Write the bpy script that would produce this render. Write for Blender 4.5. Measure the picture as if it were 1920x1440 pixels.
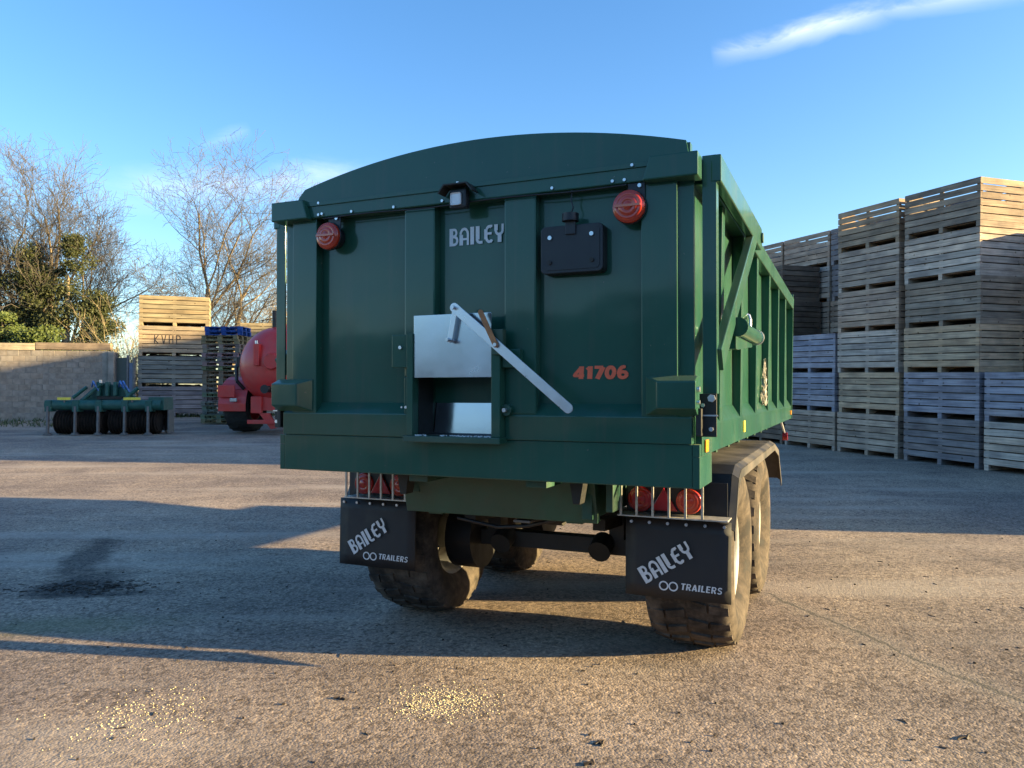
import bpy, bmesh, math, random
from mathutils import Vector, Matrix, Euler, noise
R = math.radians
scn = bpy.context.scene
for o in list(bpy.data.objects): bpy.data.objects.remove(o)
col = scn.collection

# ---------------------------------------------------------------- camera
cam_d = bpy.data.cameras.new('camera'); cam = bpy.data.objects.new('camera', cam_d); col.objects.link(cam)
cam_d.sensor_width = 36; cam_d.lens = 36*1445/1920; cam_d.clip_start = .05; cam_d.clip_end = 4000
CAMH = 1.6
cam.location = (0, 0, CAMH); cam.rotation_euler = (R(90+0.714), 0, 0)
scn.camera = cam

# ---------------------------------------------------------------- sky, sun, exposure
SUN_EL, SUN_AZ = R(11.0), R(98.0)          # azimuth clockwise from +Y
SUNV = Vector((math.sin(SUN_AZ)*math.cos(SUN_EL), math.cos(SUN_AZ)*math.cos(SUN_EL), math.sin(SUN_EL)))
world = bpy.data.worlds.new('World'); scn.world = world; world.use_nodes = True
def build_world():
    nt = world.node_tree; N = nt.nodes; L = nt.links; N.clear()
    out = N.new('ShaderNodeOutputWorld'); bg = N.new('ShaderNodeBackground')
    sky = N.new('ShaderNodeTexSky'); sky.sky_type = 'NISHITA'; sky.sun_disc = False
    sky.sun_elevation = SUN_EL; sky.sun_rotation = SUN_AZ
    sky.air_density = 1.0; sky.dust_density = 0.9; sky.ozone_density = 2.2; sky.altitude = 50
    hs = N.new('ShaderNodeHueSaturation'); hs.inputs['Saturation'].default_value = 1.2
    tint = N.new('ShaderNodeMix'); tint.data_type = 'RGBA'; tint.blend_type = 'MULTIPLY'; tint.inputs['Factor'].default_value = 1; tint.inputs['B'].default_value = (.98, .985, 1.07, 1)   # the camera's cool white balance
    L.new(sky.outputs[0], tint.inputs['A']); L.new(tint.outputs['Result'], hs.inputs['Color'])
    tc = N.new('ShaderNodeTexCoord')
    def math_(op, a, b=None, clamp=False):
        m = N.new('ShaderNodeMath'); m.operation = op; m.use_clamp = clamp
        for i, v in enumerate((a, b)):
            if v is None: continue
            if isinstance(v, (int, float)): m.inputs[i].default_value = v
            else: L.new(v, m.inputs[i])
        return m.outputs[0]
    def dot(vec):
        d = N.new('ShaderNodeVectorMath'); d.operation = 'DOT_PRODUCT'
        L.new(tc.outputs['Generated'], d.inputs[0]); d.inputs[1].default_value = vec
        return d.outputs['Value']
    ns = N.new('ShaderNodeTexNoise'); ns.inputs['Scale'].default_value = 9; ns.inputs['Detail'].default_value = 5
    ns.inputs['Roughness'].default_value = .62; ns.inputs['Distortion'].default_value = .5
    mp = N.new('ShaderNodeMapping'); mp.inputs['Scale'].default_value = (1, 1, 2.6)
    L.new(tc.outputs['Generated'], mp.inputs[0]); L.new(mp.outputs[0], ns.inputs['Vector'])
    def wisp(p, q, w, amp):
        # an elongated cirrus streak between two sky directions
        a = Vector(p).normalized(); b = Vector(q).normalized()
        n = a.cross(b).normalized(); t = (b-a).normalized(); mid = a.dot(t); ln = (b-a).length
        across = math_('ADD', dot(n), math_('MULTIPLY', math_('SUBTRACT', ns.outputs['Fac'], .5), w*1.6))
        along = math_('DIVIDE', math_('SUBTRACT', dot(t), mid), ln)
        hump = math_('MULTIPLY', math_('MULTIPLY', along, math_('SUBTRACT', 1.0, along)), 4.0, True)
        fall = math_('SUBTRACT', 1.0, math_('DIVIDE', math_('ABSOLUTE', across), w), True)
        k = math_('MULTIPLY', math_('MULTIPLY', math_('POWER', fall, 1.3), math_('POWER', hump, .8)), amp)
        k = math_('MULTIPLY', k, math_('GREATER_THAN', dot((a+b).normalized()), 0.0))
        return math_('MULTIPLY', k, math_('MULTIPLY', math_('SUBTRACT', ns.outputs['Fac'], .25), 2.6, True), True)
    def pix(x, y): return ((x-960)/1445, 1, (738-y)/1445)
    masks = [wisp(pix(1335, 100), pix(1690, 12), .019, .5), wisp(pix(1540, 32), pix(1960, -22), .015, .26),
             wisp(pix(150, 366), pix(760, 330), .036, .24), wisp(pix(370, 272), pix(470, 242), .011, .12)]
    m = masks[0]
    for k in masks[1:]: m = math_('MAXIMUM', m, k)
    # thin broken cirrus over the rest of the sky, faint
    mix = N.new('ShaderNodeMix'); mix.data_type = 'RGBA'
    L.new(m, mix.inputs['Factor']); L.new(hs.outputs[0], mix.inputs['A'])
    mix.inputs['B'].default_value = (5.6, 5.5, 6.4, 1)
    L.new(mix.outputs['Result'], bg.inputs['Color'])
    bg.inputs['Strength'].default_value = 0.096
    L.new(bg.outputs[0], out.inputs[0])
build_world()
sun_d = bpy.data.lights.new('sun', 'SUN'); sun_d.energy = 4.8; sun_d.angle = R(.55); sun_d.color = (1.0, .78, .39)
sun = bpy.data.objects.new('sun', sun_d); col.objects.link(sun); sun.location = (30, -4, 12)
sun.rotation_euler = SUNV.to_track_quat('Z', 'Y').to_euler()
scn.view_settings.view_transform = 'Standard'; scn.view_settings.look = 'None'
scn.view_settings.exposure = 2.0; scn.view_settings.gamma = 1
scn.cycles.max_bounces = 5; scn.cycles.diffuse_bounces = 3; scn.cycles.glossy_bounces = 3; scn.cycles.caustics_reflective = False; scn.cycles.caustics_refractive = False

# ---------------------------------------------------------------- helpers
class MB:
    def __init__(s): s.v = []; s.f = []; s.sm = []
    def add(s, vs, fs, smooth=False):
        b = len(s.v); s.v += [tuple(p) for p in vs]; s.f += [tuple(b+i for i in q) for q in fs]; s.sm += [smooth]*len(fs); return s
    def box(s, x0, x1, y0, y1, z0, z1):
        vs = [(x, y, z) for z in (z0, z1) for y in (y0, y1) for x in (x0, x1)]
        return s.add(vs, [(0, 2, 3, 1), (4, 5, 7, 6), (0, 1, 5, 4), (2, 6, 7, 3), (0, 4, 6, 2), (1, 3, 7, 5)])
    def bar(s, p, q, w, t, up=(0, 1, 0)):
        # rectangular bar from p to q: w across, t along 'up'
        p = Vector(p); q = Vector(q); d = (q-p).normalized(); u = Vector(up); u = (u-d*u.dot(d)).normalized(); c = d.cross(u)
        vs = [e+c*(a*w/2)+u*(b*t/2) for e in (p, q) for a, b in ((-1, -1), (1, -1), (1, 1), (-1, 1))]
        return s.add(vs, [(3, 2, 1, 0), (4, 5, 6, 7), (0, 1, 5, 4), (1, 2, 6, 5), (2, 3, 7, 6), (3, 0, 4, 7)])
    def cyl(s, p, q, r, n=16, r2=None, caps=True):
        p = Vector(p); q = Vector(q); d = (q-p).normalized(); r2 = r if r2 is None else r2
        u = d.orthogonal().normalized(); c = d.cross(u)
        a = [p+(u*math.cos(6.2832*i/n)+c*math.sin(6.2832*i/n))*r for i in range(n)]
        b = [q+(u*math.cos(6.2832*i/n)+c*math.sin(6.2832*i/n))*r2 for i in range(n)]
        s.add(a+b, [(i, (i+1) % n, n+(i+1) % n, n+i) for i in range(n)], True)
        if caps: s.add(a, [tuple(range(n-1, -1, -1))]); s.add(b, [tuple(range(n))])
        return s
    def tube(s, pts, r, n=6):
        for a, b in zip(pts, pts[1:]): s.cyl(a, b, r, n)
        return s
    def lathe(s, prof, n=48, axis='x', c=(0, 0, 0), closed=False):
        # prof: (along, radius)
        vs = []
        for i in range(n):
            t = 6.283185*i/n; ca, sa = math.cos(t), math.sin(t)
            for (a, r) in prof:
                vs.append((c[0]+a, c[1]+r*ca, c[2]+r*sa) if axis == 'x' else (c[0]+r*ca, c[1]+a, c[2]+r*sa))
        m = len(prof); fs = []
        for i in range(n):
            j = (i+1) % n
            for k in range(m if closed else m-1):
                l = (k+1) % m; fs.append((i*m+k, i*m+l, j*m+l, j*m+k))
        return s.add(vs, fs, True)
    def prism(s, poly, y0, y1, plane='xz'):
        # closed polygon extruded: plane 'xz' along y, plane 'yz' along x
        n = len(poly)
        g = (lambda a, b, t: (a, t, b)) if plane == 'xz' else ((lambda a, b, t: (t, a, b)) if plane == 'yz' else (lambda a, b, t: (a, b, t)))
        vs = [g(a, b, y0) for a, b in poly]+[g(a, b, y1) for a, b in poly]
        return s.add(vs, [tuple(range(n)), tuple(range(2*n-1, n-1, -1))]+[(i, n+i, n+(i+1) % n, (i+1) % n) for i in range(n)])
    def build(s, name, mat, parent=None, bevel=0, loc=None, rot=None):
        me = bpy.data.meshes.new(name); me.from_pydata(s.v, [], s.f); me.polygons.foreach_set('use_smooth', s.sm)
        bm = bmesh.new(); bm.from_mesh(me)
        bmesh.ops.recalc_face_normals(bm, faces=bm.faces)
        if bevel:
            eds = [e for e in bm.edges if len(e.link_faces) == 2 and e.calc_face_angle(0) > .5]
            bmesh.ops.bevel(bm, geom=eds, offset=bevel, segments=2, affect='EDGES', profile=.6)
        bm.to_mesh(me); bm.free(); me.materials.append(mat)
        o = bpy.data.objects.new(name, me); col.objects.link(o)
        if parent: o.parent = parent
        if loc: o.location = loc
        if rot: o.rotation_euler = rot
        return o
def tag(o, label, cat, group=None):
    o['label'] = label; o['category'] = cat
    if group: o['group'] = group
    return o
def empty(name, loc=(0, 0, 0), rot=(0, 0, 0)):
    o = bpy.data.objects.new(name, None); col.objects.link(o); o.location = loc; o.rotation_euler = rot; o.empty_display_size = .2
    return o
def copy_tree(o, parent=None):
    c = o.copy(); col.objects.link(c); c.parent = parent
    for ch in o.children: copy_tree(ch, c)
    return c

# ---------------------------------------------------------------- materials
def new_mat(name):
    m = bpy.data.materials.new(name); m.use_nodes = True
    return m, m.node_tree.nodes, m.node_tree.links, m.node_tree.nodes['Principled BSDF']
def ramp(N, stops):
    r = N.new('ShaderNodeValToRGB'); e = r.color_ramp.elements
    while len(e) < len(stops): e.new(.5)
    for i, (p, c) in enumerate(stops): e[i].position = p; e[i].color = (*c, 1) if len(c) == 3 else c
    return r
def plain(name, c, rough=.5, metal=0, var=.25, scale=6, bump=.0, spec=.5, coat=0, dust=None, dscale=3, damt=.5):
    m, N, L, P = new_mat(name)
    tc = N.new('ShaderNodeTexCoord'); ns = N.new('ShaderNodeTexNoise'); ns.inputs['Scale'].default_value = scale; ns.inputs['Detail'].default_value = 4
    ns.inputs['Roughness'].default_value = .65
    L.new(tc.outputs['Object'], ns.inputs['Vector'])
    lo = tuple(x*(1-var) for x in c); hi = tuple(min(1, x*(1+var)) for x in c)
    r = ramp(N, [(.32, lo), (.68, hi)]); L.new(ns.outputs['Fac'], r.inputs[0])
    colr = r.outputs[0]
    rr = N.new('ShaderNodeMapRange'); rr.inputs[1].default_value = .3; rr.inputs[2].default_value = .7
    rr.inputs[3].default_value = rough*.82; rr.inputs[4].default_value = min(1, rough*1.25); L.new(ns.outputs['Fac'], rr.inputs[0])
    rout = rr.outputs[0]
    if dust:
        n2 = N.new('ShaderNodeTexNoise'); n2.inputs['Scale'].default_value = dscale; n2.inputs['Detail'].default_value = 5; n2.inputs['Roughness'].default_value = .7
        L.new(tc.outputs['Object'], n2.inputs['Vector'])
        r2 = ramp(N, [(.40, (0, 0, 0)), (.72, (damt,)*3)]); L.new(n2.outputs['Fac'], r2.inputs[0])
        mx = N.new('ShaderNodeMix'); mx.data_type = 'RGBA'; L.new(r2.outputs[0], mx.inputs['Factor']); L.new(colr, mx.inputs['A']); mx.inputs['B'].default_value = (*dust, 1)
        colr = mx.outputs['Result']
        ad = N.new('ShaderNodeMath'); ad.operation = 'MULTIPLY_ADD'; L.new(r2.outputs[0], ad.inputs[0]); ad.inputs[1].default_value = .6; L.new(rout, ad.inputs[2]); ad.use_clamp = True
        rout = ad.outputs[0]
    L.new(colr, P.inputs['Base Color']); L.new(rout, P.inputs['Roughness'])
    P.inputs['Metallic'].default_value = metal; P.inputs['Specular IOR Level'].default_value = spec
    P.inputs['Coat Weight'].default_value = coat; P.inputs['Coat Roughness'].default_value = .08
    if bump:
        b = N.new('ShaderNodeBump'); b.inputs['Strength'].default_value = bump; b.inputs['Distance'].default_value = .01
        L.new(ns.outputs['Fac'], b.inputs['Height']); L.new(b.outputs[0], P.inputs['Normal'])
    return m
def panel_paint(name, c):
    # gloss green sheet steel: orange-peel, slow panel waviness, a dusting of yard dirt
    m = plain(name, c, rough=.34, var=.10, scale=2.2, coat=.5, spec=.2, dust=(.07, .10, .065), dscale=2.3, damt=.16)
    sh = m.node_tree.nodes['Principled BSDF']; sh.inputs['Sheen Weight'].default_value = .07; sh.inputs['Sheen Roughness'].default_value = .45; sh.inputs['Sheen Tint'].default_value = (.90, 1, .66, 1)   # film of yard dust, seen at glancing angles
    N, L, P = m.node_tree.nodes, m.node_tree.links, m.node_tree.nodes['Principled BSDF']
    tc = N.new('ShaderNodeTexCoord'); ns = N.new('ShaderNodeTexNoise'); ns.inputs['Scale'].default_value = 1.7; ns.inputs['Detail'].default_value = 2
    L.new(tc.outputs['Object'], ns.inputs['Vector'])
    b = N.new('ShaderNodeBump'); b.inputs['Strength'].default_value = .22; b.inputs['Distance'].default_value = .03
    L.new(ns.outputs['Fac'], b.inputs['Height']); L.new(b.outputs[0], P.inputs['Normal']); L.new(b.outputs[0], P.inputs['Coat Normal'])
    # rain-streaked dirt and small chips in the paint
    mp = N.new('ShaderNodeMapping'); mp.inputs['Scale'].default_value = (11, 11, .7); L.new(tc.outputs['Object'], mp.inputs[0])
    st = N.new('ShaderNodeTexNoise'); st.inputs['Scale'].default_value = 1; st.inputs['Detail'].default_value = 5; st.inputs['Roughness'].default_value = .6; L.new(mp.outputs[0], st.inputs['Vector'])
    r1 = ramp(N, [(.54, (0, 0, 0)), (.74, (.34, .34, .34))]); L.new(st.outputs['Fac'], r1.inputs[0])
    ch = N.new('ShaderNodeTexNoise'); ch.inputs['Scale'].default_value = 34; ch.inputs['Detail'].default_value = 3; L.new(tc.outputs['Object'], ch.inputs['Vector'])
    r2 = ramp(N, [(.735, (0, 0, 0)), (.76, (.7, .7, .7))]); L.new(ch.outputs['Fac'], r2.inputs[0])
    src = P.inputs['Base Color'].links[0].from_socket
    for r_, c_ in ((r1, (.085, .092, .070)), (r2, (.16, .15, .12))):
        mx = N.new('ShaderNodeMix'); mx.data_type = 'RGBA'; L.new(r_.outputs[0], mx.inputs['Factor']); L.new(src, mx.inputs['A']); mx.inputs['B'].default_value = (*c_, 1); src = mx.outputs['Result']
    L.new(src, P.inputs['Base Color'])
    return m
def wood_mat():
    m, N, L, P = new_mat('weathered_wood')
    tc = N.new('ShaderNodeTexCoord'); oi = N.new('ShaderNodeObjectInfo')
    va = N.new('ShaderNodeVectorMath'); va.operation = 'SCALE'; va.inputs[0].default_value = (31, 17, 23); L.new(oi.outputs['Random'], va.inputs['Scale'])
    ad = N.new('ShaderNodeVectorMath'); ad.operation = 'ADD'; L.new(tc.outputs['Object'], ad.inputs[0]); L.new(va.outputs[0], ad.inputs[1])
    mp = N.new('ShaderNodeMapping'); mp.inputs['Scale'].default_value = (1.6, 1.6, 34); L.new(ad.outputs[0], mp.inputs[0])
    g = N.new('ShaderNodeTexNoise'); g.inputs['Scale'].default_value = 1; g.inputs['Detail'].default_value = 6; g.inputs['Distortion'].default_value = .6; L.new(mp.outputs[0], g.inputs['Vector'])
    w = N.new('ShaderNodeTexNoise'); w.inputs['Scale'].default_value = 2.4; w.inputs['Detail'].default_value = 7; L.new(ad.outputs[0], w.inputs['Vector'])
    k = N.new('ShaderNodeTexVoronoi'); k.inputs['Scale'].default_value = 4.0; L.new(ad.outputs[0], k.inputs['Vector'])
    r1 = ramp(N, [(.30, (.62, .60, .58)), (.70, (1.12, 1.1, 1.08))]); L.new(g.outputs['Fac'], r1.inputs[0])
    r2 = ramp(N, [(.30, (.66, .66, .68)), (.62, (1.1, 1.08, 1.04))]); L.new(w.outputs['Fac'], r2.inputs[0])
    r3 = ramp(N, [(.05, (.45, .40, .36)), (.11, (1, 1, 1))]); L.new(k.outputs['Distance'], r3.inputs[0])
    c = oi.outputs['Color']
    for r in (r1, r2, r3):
        mx = N.new('ShaderNodeMix'); mx.data_type = 'RGBA'; mx.blend_type = 'MULTIPLY'; mx.inputs['Factor'].default_value = 1
        L.new(c, mx.inputs['A']); L.new(r.outputs[0], mx.inputs['B']); c = mx.outputs['Result']
    L.new(c, P.inputs['Base Color']); P.inputs['Roughness'].default_value = .85; P.inputs['Specular IOR Level'].default_value = .2
    b = N.new('ShaderNodeBump'); b.inputs['Strength'].default_value = .35; b.inputs['Distance'].default_value = .006; L.new(g.outputs['Fac'], b.inputs['Height']); L.new(b.outputs[0], P.inputs['Normal'])
    return m
def leaf_mat(name, c1, c2):
    m, N, L, P = new_mat(name)
    gi = N.new('ShaderNodeNewGeometry'); r = ramp(N, [(0, c1), (1, c2)]); L.new(gi.outputs['Random Per Island'], r.inputs[0]); L.new(r.outputs[0], P.inputs['Base Color'])
    P.inputs['Roughness'].default_value = .6; P.inputs['Specular IOR Level'].default_value = .3
    return m
M = {}
GREEN = (.014, .078, .050)
M['green'] = panel_paint('green_paint', GREEN)
M['green_low'] = plain('green_paint_chassis', (.014, .072, .044), .42, var=.2, scale=5, dust=(.10, .085, .06), damt=.45, coat=.1)
M['galv'] = plain('galvanised_steel', (.45, .50, .56), .22, metal=1.0, var=.05, scale=5, bump=.0)
M['bright'] = plain('bright_steel', (.34, .37, .41), .14, metal=1.0, var=.06, scale=5, bump=.03)
M['zinc'] = plain('zinc_plated', (.62, .63, .65), .30, metal=.9, var=.06, scale=9)
M['cage'] = plain('lamp_cage_steel', (.50, .47, .42), .45, metal=.5, var=.2, scale=20)
M['rust'] = plain('orange_primer', (.42, .17, .06), .6, var=.3, scale=14)
M['black'] = plain('black_rubber_sheet', (.012, .012, .014), .55, var=.3, scale=9, dust=(.08, .07, .06), damt=.10)
M['bplast'] = plain('black_plastic', (.014, .014, .017), .45, var=.2, scale=12)
M['dark'] = plain('black_steel', (.012, .012, .012), .5, var=.3, scale=8, dust=(.08, .065, .045), damt=.35)
M['guard'] = plain('mudguard_plastic', (.022, .021, .022), .55, var=.25, scale=7, dust=(.16, .135, .115), dscale=1.6, damt=.75)
M['rubber'] = plain('dusty_tyre_rubber', (.034, .029, .026), .85, var=.35, scale=9, dust=(.185, .145, .11), dscale=4.5, damt=.8, bump=.25, spec=.25)
M['rubber_dark'] = plain('tyre_rubber', (.022, .021, .021), .8, var=.3, scale=9, dust=(.10, .085, .06), damt=.4, spec=.3)
M['rim'] = plain('silver_rim', (.28, .29, .30), .45, metal=.4, var=.12, scale=9, dust=(.22, .17, .12), damt=.7)
M['letter'] = plain('white_lettering', (.66, .66, .66), .5, var=.1, scale=30)
M['red_letter'] = plain('red_lettering', (.85, .13, .05), .45, var=.1, scale=30)
M['amber'] = plain('amber_lens', (.80, .26, .02), .25, var=.1, scale=30)
M['yellow'] = plain('yellow_reflector', (.75, .62, .08), .3, var=.1, scale=30)
M['white'] = plain('white_plastic', (.75, .75, .75), .35, var=.05, scale=30)
M['red'] = plain('red_tanker_paint', (.55, .026, .024), .33, var=.10, scale=3, coat=.25, dust=(.40, .10, .08), damt=.45, dscale=2.0)
M['teal'] = plain('harrow_green', (.006, .085, .070), .45, var=.3, scale=6, dust=(.10, .09, .07), damt=.4)
M['bluehose'] = plain('blue_hose', (.06, .16, .42), .4, var=.2, scale=8)
M['iron'] = plain('worn_iron', (.16, .15, .145), .55, metal=.4, var=.3, scale=9)
M['concrete'] = plain('wall_concrete', (.30, .265, .225), .9, var=.28, scale=2.2, bump=.2, spec=.2, dust=(.20, .19, .16), damt=.6)
M['bark'] = plain('tree_bark', (.29, .22, .14), .9, var=.35, scale=4, bump=.3, spec=.15)
M['twig'] = plain('fine_twigs', (.135, .115, .092), .9, var=.25, scale=2, spec=.1)
M['straw'] = plain('dry_stems', (.38, .29, .16), .85, var=.25, scale=3, spec=.15)
M['ever'] = leaf_mat('evergreen_leaves', (.020, .030, .010), (.075, .078, .024))
M['hedge'] = leaf_mat('hedge_leaves', (.028, .050, .012), (.11, .135, .028))
M['grass'] = leaf_mat('grass_blades', (.03, .05, .015), (.10, .12, .04))
M['clad'] = plain('barn_cladding', (.07, .09, .08), .55, var=.15, scale=3)
M['rolls'] = plain('soiled_iron_rolls', (.030, .022, .018), .9, var=.4, scale=5, spec=.15)
M['wood'] = wood_mat()
def lens_mat(name, c):
    m, N, L, P = new_mat(name)
    tc = N.new('ShaderNodeTexCoord'); w = N.new('ShaderNodeTexWave'); w.inputs['Scale'].default_value = 60; w.wave_profile = 'SIN'; L.new(tc.outputs['Object'], w.inputs['Vector'])
    b = N.new('ShaderNodeBump'); b.inputs['Strength'].default_value = .15; b.inputs['Distance'].default_value = .003; L.new(w.outputs['Fac'], b.inputs['Height']); L.new(b.outputs[0], P.inputs['Normal'])
    P.inputs['Base Color'].default_value = (*c, 1); P.inputs['Roughness'].default_value = .14; P.inputs['Coat Weight'].default_value = .5
    P.inputs['Subsurface Weight'].default_value = .0
    return m
M['redlens'] = lens_mat('red_lens', (.42, .012, .010))
M['amberred'] = lens_mat('amber_red_bar', (.55, .10, .03))
M['redlens2'] = lens_mat('red_orange_lens', (.50, .040, .014))

def ground_mat():
    m, N, L, P = new_mat('yard_surface')
    tc = N.new('ShaderNodeTexCoord'); obj = tc.outputs['Object']
    def noise_(s, d=6, r=.6, dist=0, vec=None):
        n = N.new('ShaderNodeTexNoise'); n.inputs['Scale'].default_value = s; n.inputs['Detail'].default_value = d; n.inputs['Roughness'].default_value = r; n.inputs['Distortion'].default_value = dist
        L.new(vec or obj, n.inputs['Vector']); return n.outputs['Fac']
    def mth(op, a, b=None, c=None, clamp=False):
        q = N.new('ShaderNodeMath'); q.operation = op; q.use_clamp = clamp
        for i, v in enumerate((a, b, c)):
            if v is None: continue
            if isinstance(v, (int, float)): q.inputs[i].default_value = v
            else: L.new(v, q.inputs[i])
        return q.outputs[0]
    def mix(fac, a, b, bt='MIX'):
        q = N.new('ShaderNodeMix'); q.data_type = 'RGBA'; q.blend_type = bt
        if isinstance(fac, (int, float)): q.inputs['Factor'].default_value = fac
        else: L.new(fac, q.inputs['Factor'])
        for k, v in (('A', a), ('B', b)):
            if isinstance(v, tuple): q.inputs[k].default_value = (*v, 1)
            else: L.new(v, q.inputs[k])
        return q.outputs['Result']
    big = noise_(.35, 5); mid = noise_(1.6, 8, .65, .4); fine = noise_(28, 6, .75)
    v = N.new('ShaderNodeTexVoronoi'); v.inputs['Scale'].default_value = 75; L.new(obj, v.inputs['Vector'])
    v2 = N.new('ShaderNodeTexVoronoi'); v2.inputs['Scale'].default_value = 38; L.new(obj, v2.inputs['Vector'])
    r0 = ramp(N, [(.30, (.280, .220, .180)), (.52, (.355, .278, .222)), (.72, (.41, .323, .258))]); L.new(mid, r0.inputs[0])
    rb = ramp(N, [(.38, (.70, .69, .71)), (.62, (1.17, 1.14, 1.08))]); L.new(big, rb.inputs[0])
    c = mix(1, r0.outputs[0], rb.outputs[0], 'MULTIPLY')
    # exposed aggregate: each stone its own tone
    bw = N.new('ShaderNodeRGBToBW'); L.new(v.outputs['Color'], bw.inputs[0])
    ra = ramp(N, [(.18, (.42, .41, .40)), (.45, (.95, .95, .95)), (.62, (1.05, 1.03, 1.0)), (.86, (1.75, 1.68, 1.55))]); L.new(bw.outputs[0], ra.inputs[0])
    c = mix(.62, c, ra.outputs[0], 'MULTIPLY')
    bw2 = N.new('ShaderNodeRGBToBW'); L.new(v2.outputs['Color'], bw2.inputs[0])
    ra2 = ramp(N, [(.27, (.52, .50, .48)), (.38, (1, 1, 1)), (.80, (1, 1, 1)), (.9, (1.4, 1.35, 1.25))]); L.new(bw2.outputs[0], ra2.inputs[0])
    c = mix(.8, c, ra2.outputs[0], 'MULTIPLY')
    rf = ramp(N, [(.33, (.72, .71, .70)), (.66, (1.16, 1.15, 1.13))]); L.new(fine, rf.inputs[0])
    c = mix(.8, c, rf.outputs[0], 'MULTIPLY')
    # drag marks, drips and dark scuffs
    mp = N.new('ShaderNodeMapping'); mp.inputs['Scale'].default_value = (.5, 1.6, 1); mp.inputs['Rotation'].default_value = (0, 0, R(18)); L.new(obj, mp.inputs[0])
    scf = noise_(1.9, 9, .72, .6, mp.outputs[0])
    rs = ramp(N, [(.56, (0, 0, 0)), (.70, (.55, .55, .55))]); L.new(scf, rs.inputs[0])
    c = mix(rs.outputs[0], c, (.105, .090, .078))
    # paler, dust-filled wheel tracks running across the yard
    mp2 = N.new('ShaderNodeMapping'); mp2.inputs['Scale'].default_value = (.22, 1.5, 1); mp2.inputs['Rotation'].default_value = (0, 0, R(66)); L.new(obj, mp2.inputs[0])
    trk = noise_(1.0, 5, .55, .3, mp2.outputs[0]); rt = ramp(N, [(.50, (0, 0, 0)), (.66, (.5, .5, .5))]); L.new(trk, rt.inputs[0])
    c = mix(rt.outputs[0], c, (.46, .375, .30))
    # pitted, mossy patches: small dark pits gathered in clusters
    v3 = N.new('ShaderNodeTexVoronoi'); v3.inputs['Scale'].default_value = 17; L.new(obj, v3.inputs['Vector'])
    clus = noise_(.55, 4, .6); rc = ramp(N, [(.47, (0, 0, 0)), (.62, (1, 1, 1))]); L.new(clus, rc.inputs[0])
    pit = mth('SUBTRACT', 1.0, mth('MULTIPLY', v3.outputs['Distance'], 4.2), None, True); bw3 = N.new('ShaderNodeRGBToBW'); L.new(v3.outputs['Color'], bw3.inputs[0])
    pit = mth('MULTIPLY', mth('MULTIPLY', pit, mth('GREATER_THAN', bw3.outputs[0], .55)), rc.outputs[0])
    c = mix(mth('MULTIPLY', pit, .9), c, (.085, .070, .052))
    sep = N.new('ShaderNodeSeparateXYZ'); L.new(obj, sep.inputs[0]); X, Y = sep.outputs[0], sep.outputs[1]
    wob = noise_(2.2, 8, .7); wob2 = noise_(9, 6, .7)
    def blob(cx, cy, ang, la, lb, soft=.5, amp=1.6):
        dx = mth('SUBTRACT', X, cx); dy = mth('SUBTRACT', Y, cy); ca, sa = math.cos(ang), math.sin(ang)
        u = mth('DIVIDE', mth('ADD', mth('MULTIPLY', dx, ca), mth('MULTIPLY', dy, sa)), la)
        w = mth('DIVIDE', mth('ADD', mth('MULTIPLY', dx, -sa), mth('MULTIPLY', dy, ca)), lb)
        d = mth('SQRT', mth('ADD', mth('MULTIPLY', u, u), mth('MULTIPLY', w, w)))
        d = mth('ADD', d, mth('MULTIPLY', mth('SUBTRACT', wob, .5), amp)); d = mth('ADD', d, mth('MULTIPLY', mth('SUBTRACT', wob2, .5), .9))
        return mth('DIVIDE', mth('SUBTRACT', 1.0, d), soft, None, True)
    for a in ((-3.52, 6.38, R(14), .50, .26, .35), (-4.12, 7.5, R(109), 1.30, .26, .5), (-3.6, 6.6, R(100), .6, .4, .6), (-3.4, 6.15, R(8), .7, .12, .5)):
        c = mix(mth('MULTIPLY', blob(*a), mth('MULTIPLY', mth('SUBTRACT', fine, .22), 2.6, None, True)), c, (.034, .029, .026))
    c = mix(mth('MULTIPLY', blob(-3.1, 5.35, R(5), 1.0, .35, .8), .45), c, (.17, .18, .08))
    for a, k in (((-1.9, 2.75, R(10), .35, .10, .5), .7), ((.9, 4.9, R(20), .9, .14, .8), .35), ((2.4, 3.4, R(15), .8, .25, .9), .35), ((-.1, 5.5, R(5), .7, .18, .8), .5), ((4.6, 8.6, R(30), 1.6, .4, .9), .25), ((-.2, 3.3, R(0), 1.6, .3, .9), .22)):
        c = mix(mth('MULTIPLY', blob(*a), k), c, (.075, .062, .050))
    # construction joint, opened into a crack, and a second one
    def crack(p, q, w, jag):
        px, py = p; qx, qy = q; dx, dy = qx-px, qy-py; ln = math.hypot(dx, dy); nx, ny = -dy/ln, dx/ln
        d = mth('ADD', mth('MULTIPLY', mth('SUBTRACT', X, px), nx), mth('MULTIPLY', mth('SUBTRACT', Y, py), ny))
        d = mth('ABSOLUTE', mth('ADD', mth('ADD', d, mth('MULTIPLY', mth('SUBTRACT', mid, .5), jag)), mth('MULTIPLY', mth('SUBTRACT', wob2, .5), .05)))
        t = mth('ADD', mth('MULTIPLY', mth('SUBTRACT', X, px), dx/ln/ln), mth('MULTIPLY', mth('SUBTRACT', Y, py), dy/ln/ln))
        inside = mth('MULTIPLY', mth('GREATER_THAN', t, 0.0), mth('LESS_THAN', t, 1.0))
        k = mth('SUBTRACT', 1.0, mth('DIVIDE', d, w), None, True)
        return mth('MULTIPLY', k, inside)
    ck = mth('MULTIPLY', crack((2.02, 6.2), (2.78, 3.5), .020, .30), mth('MULTIPLY', mth('SUBTRACT', fine, .36), 6.0, None, True))
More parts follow.
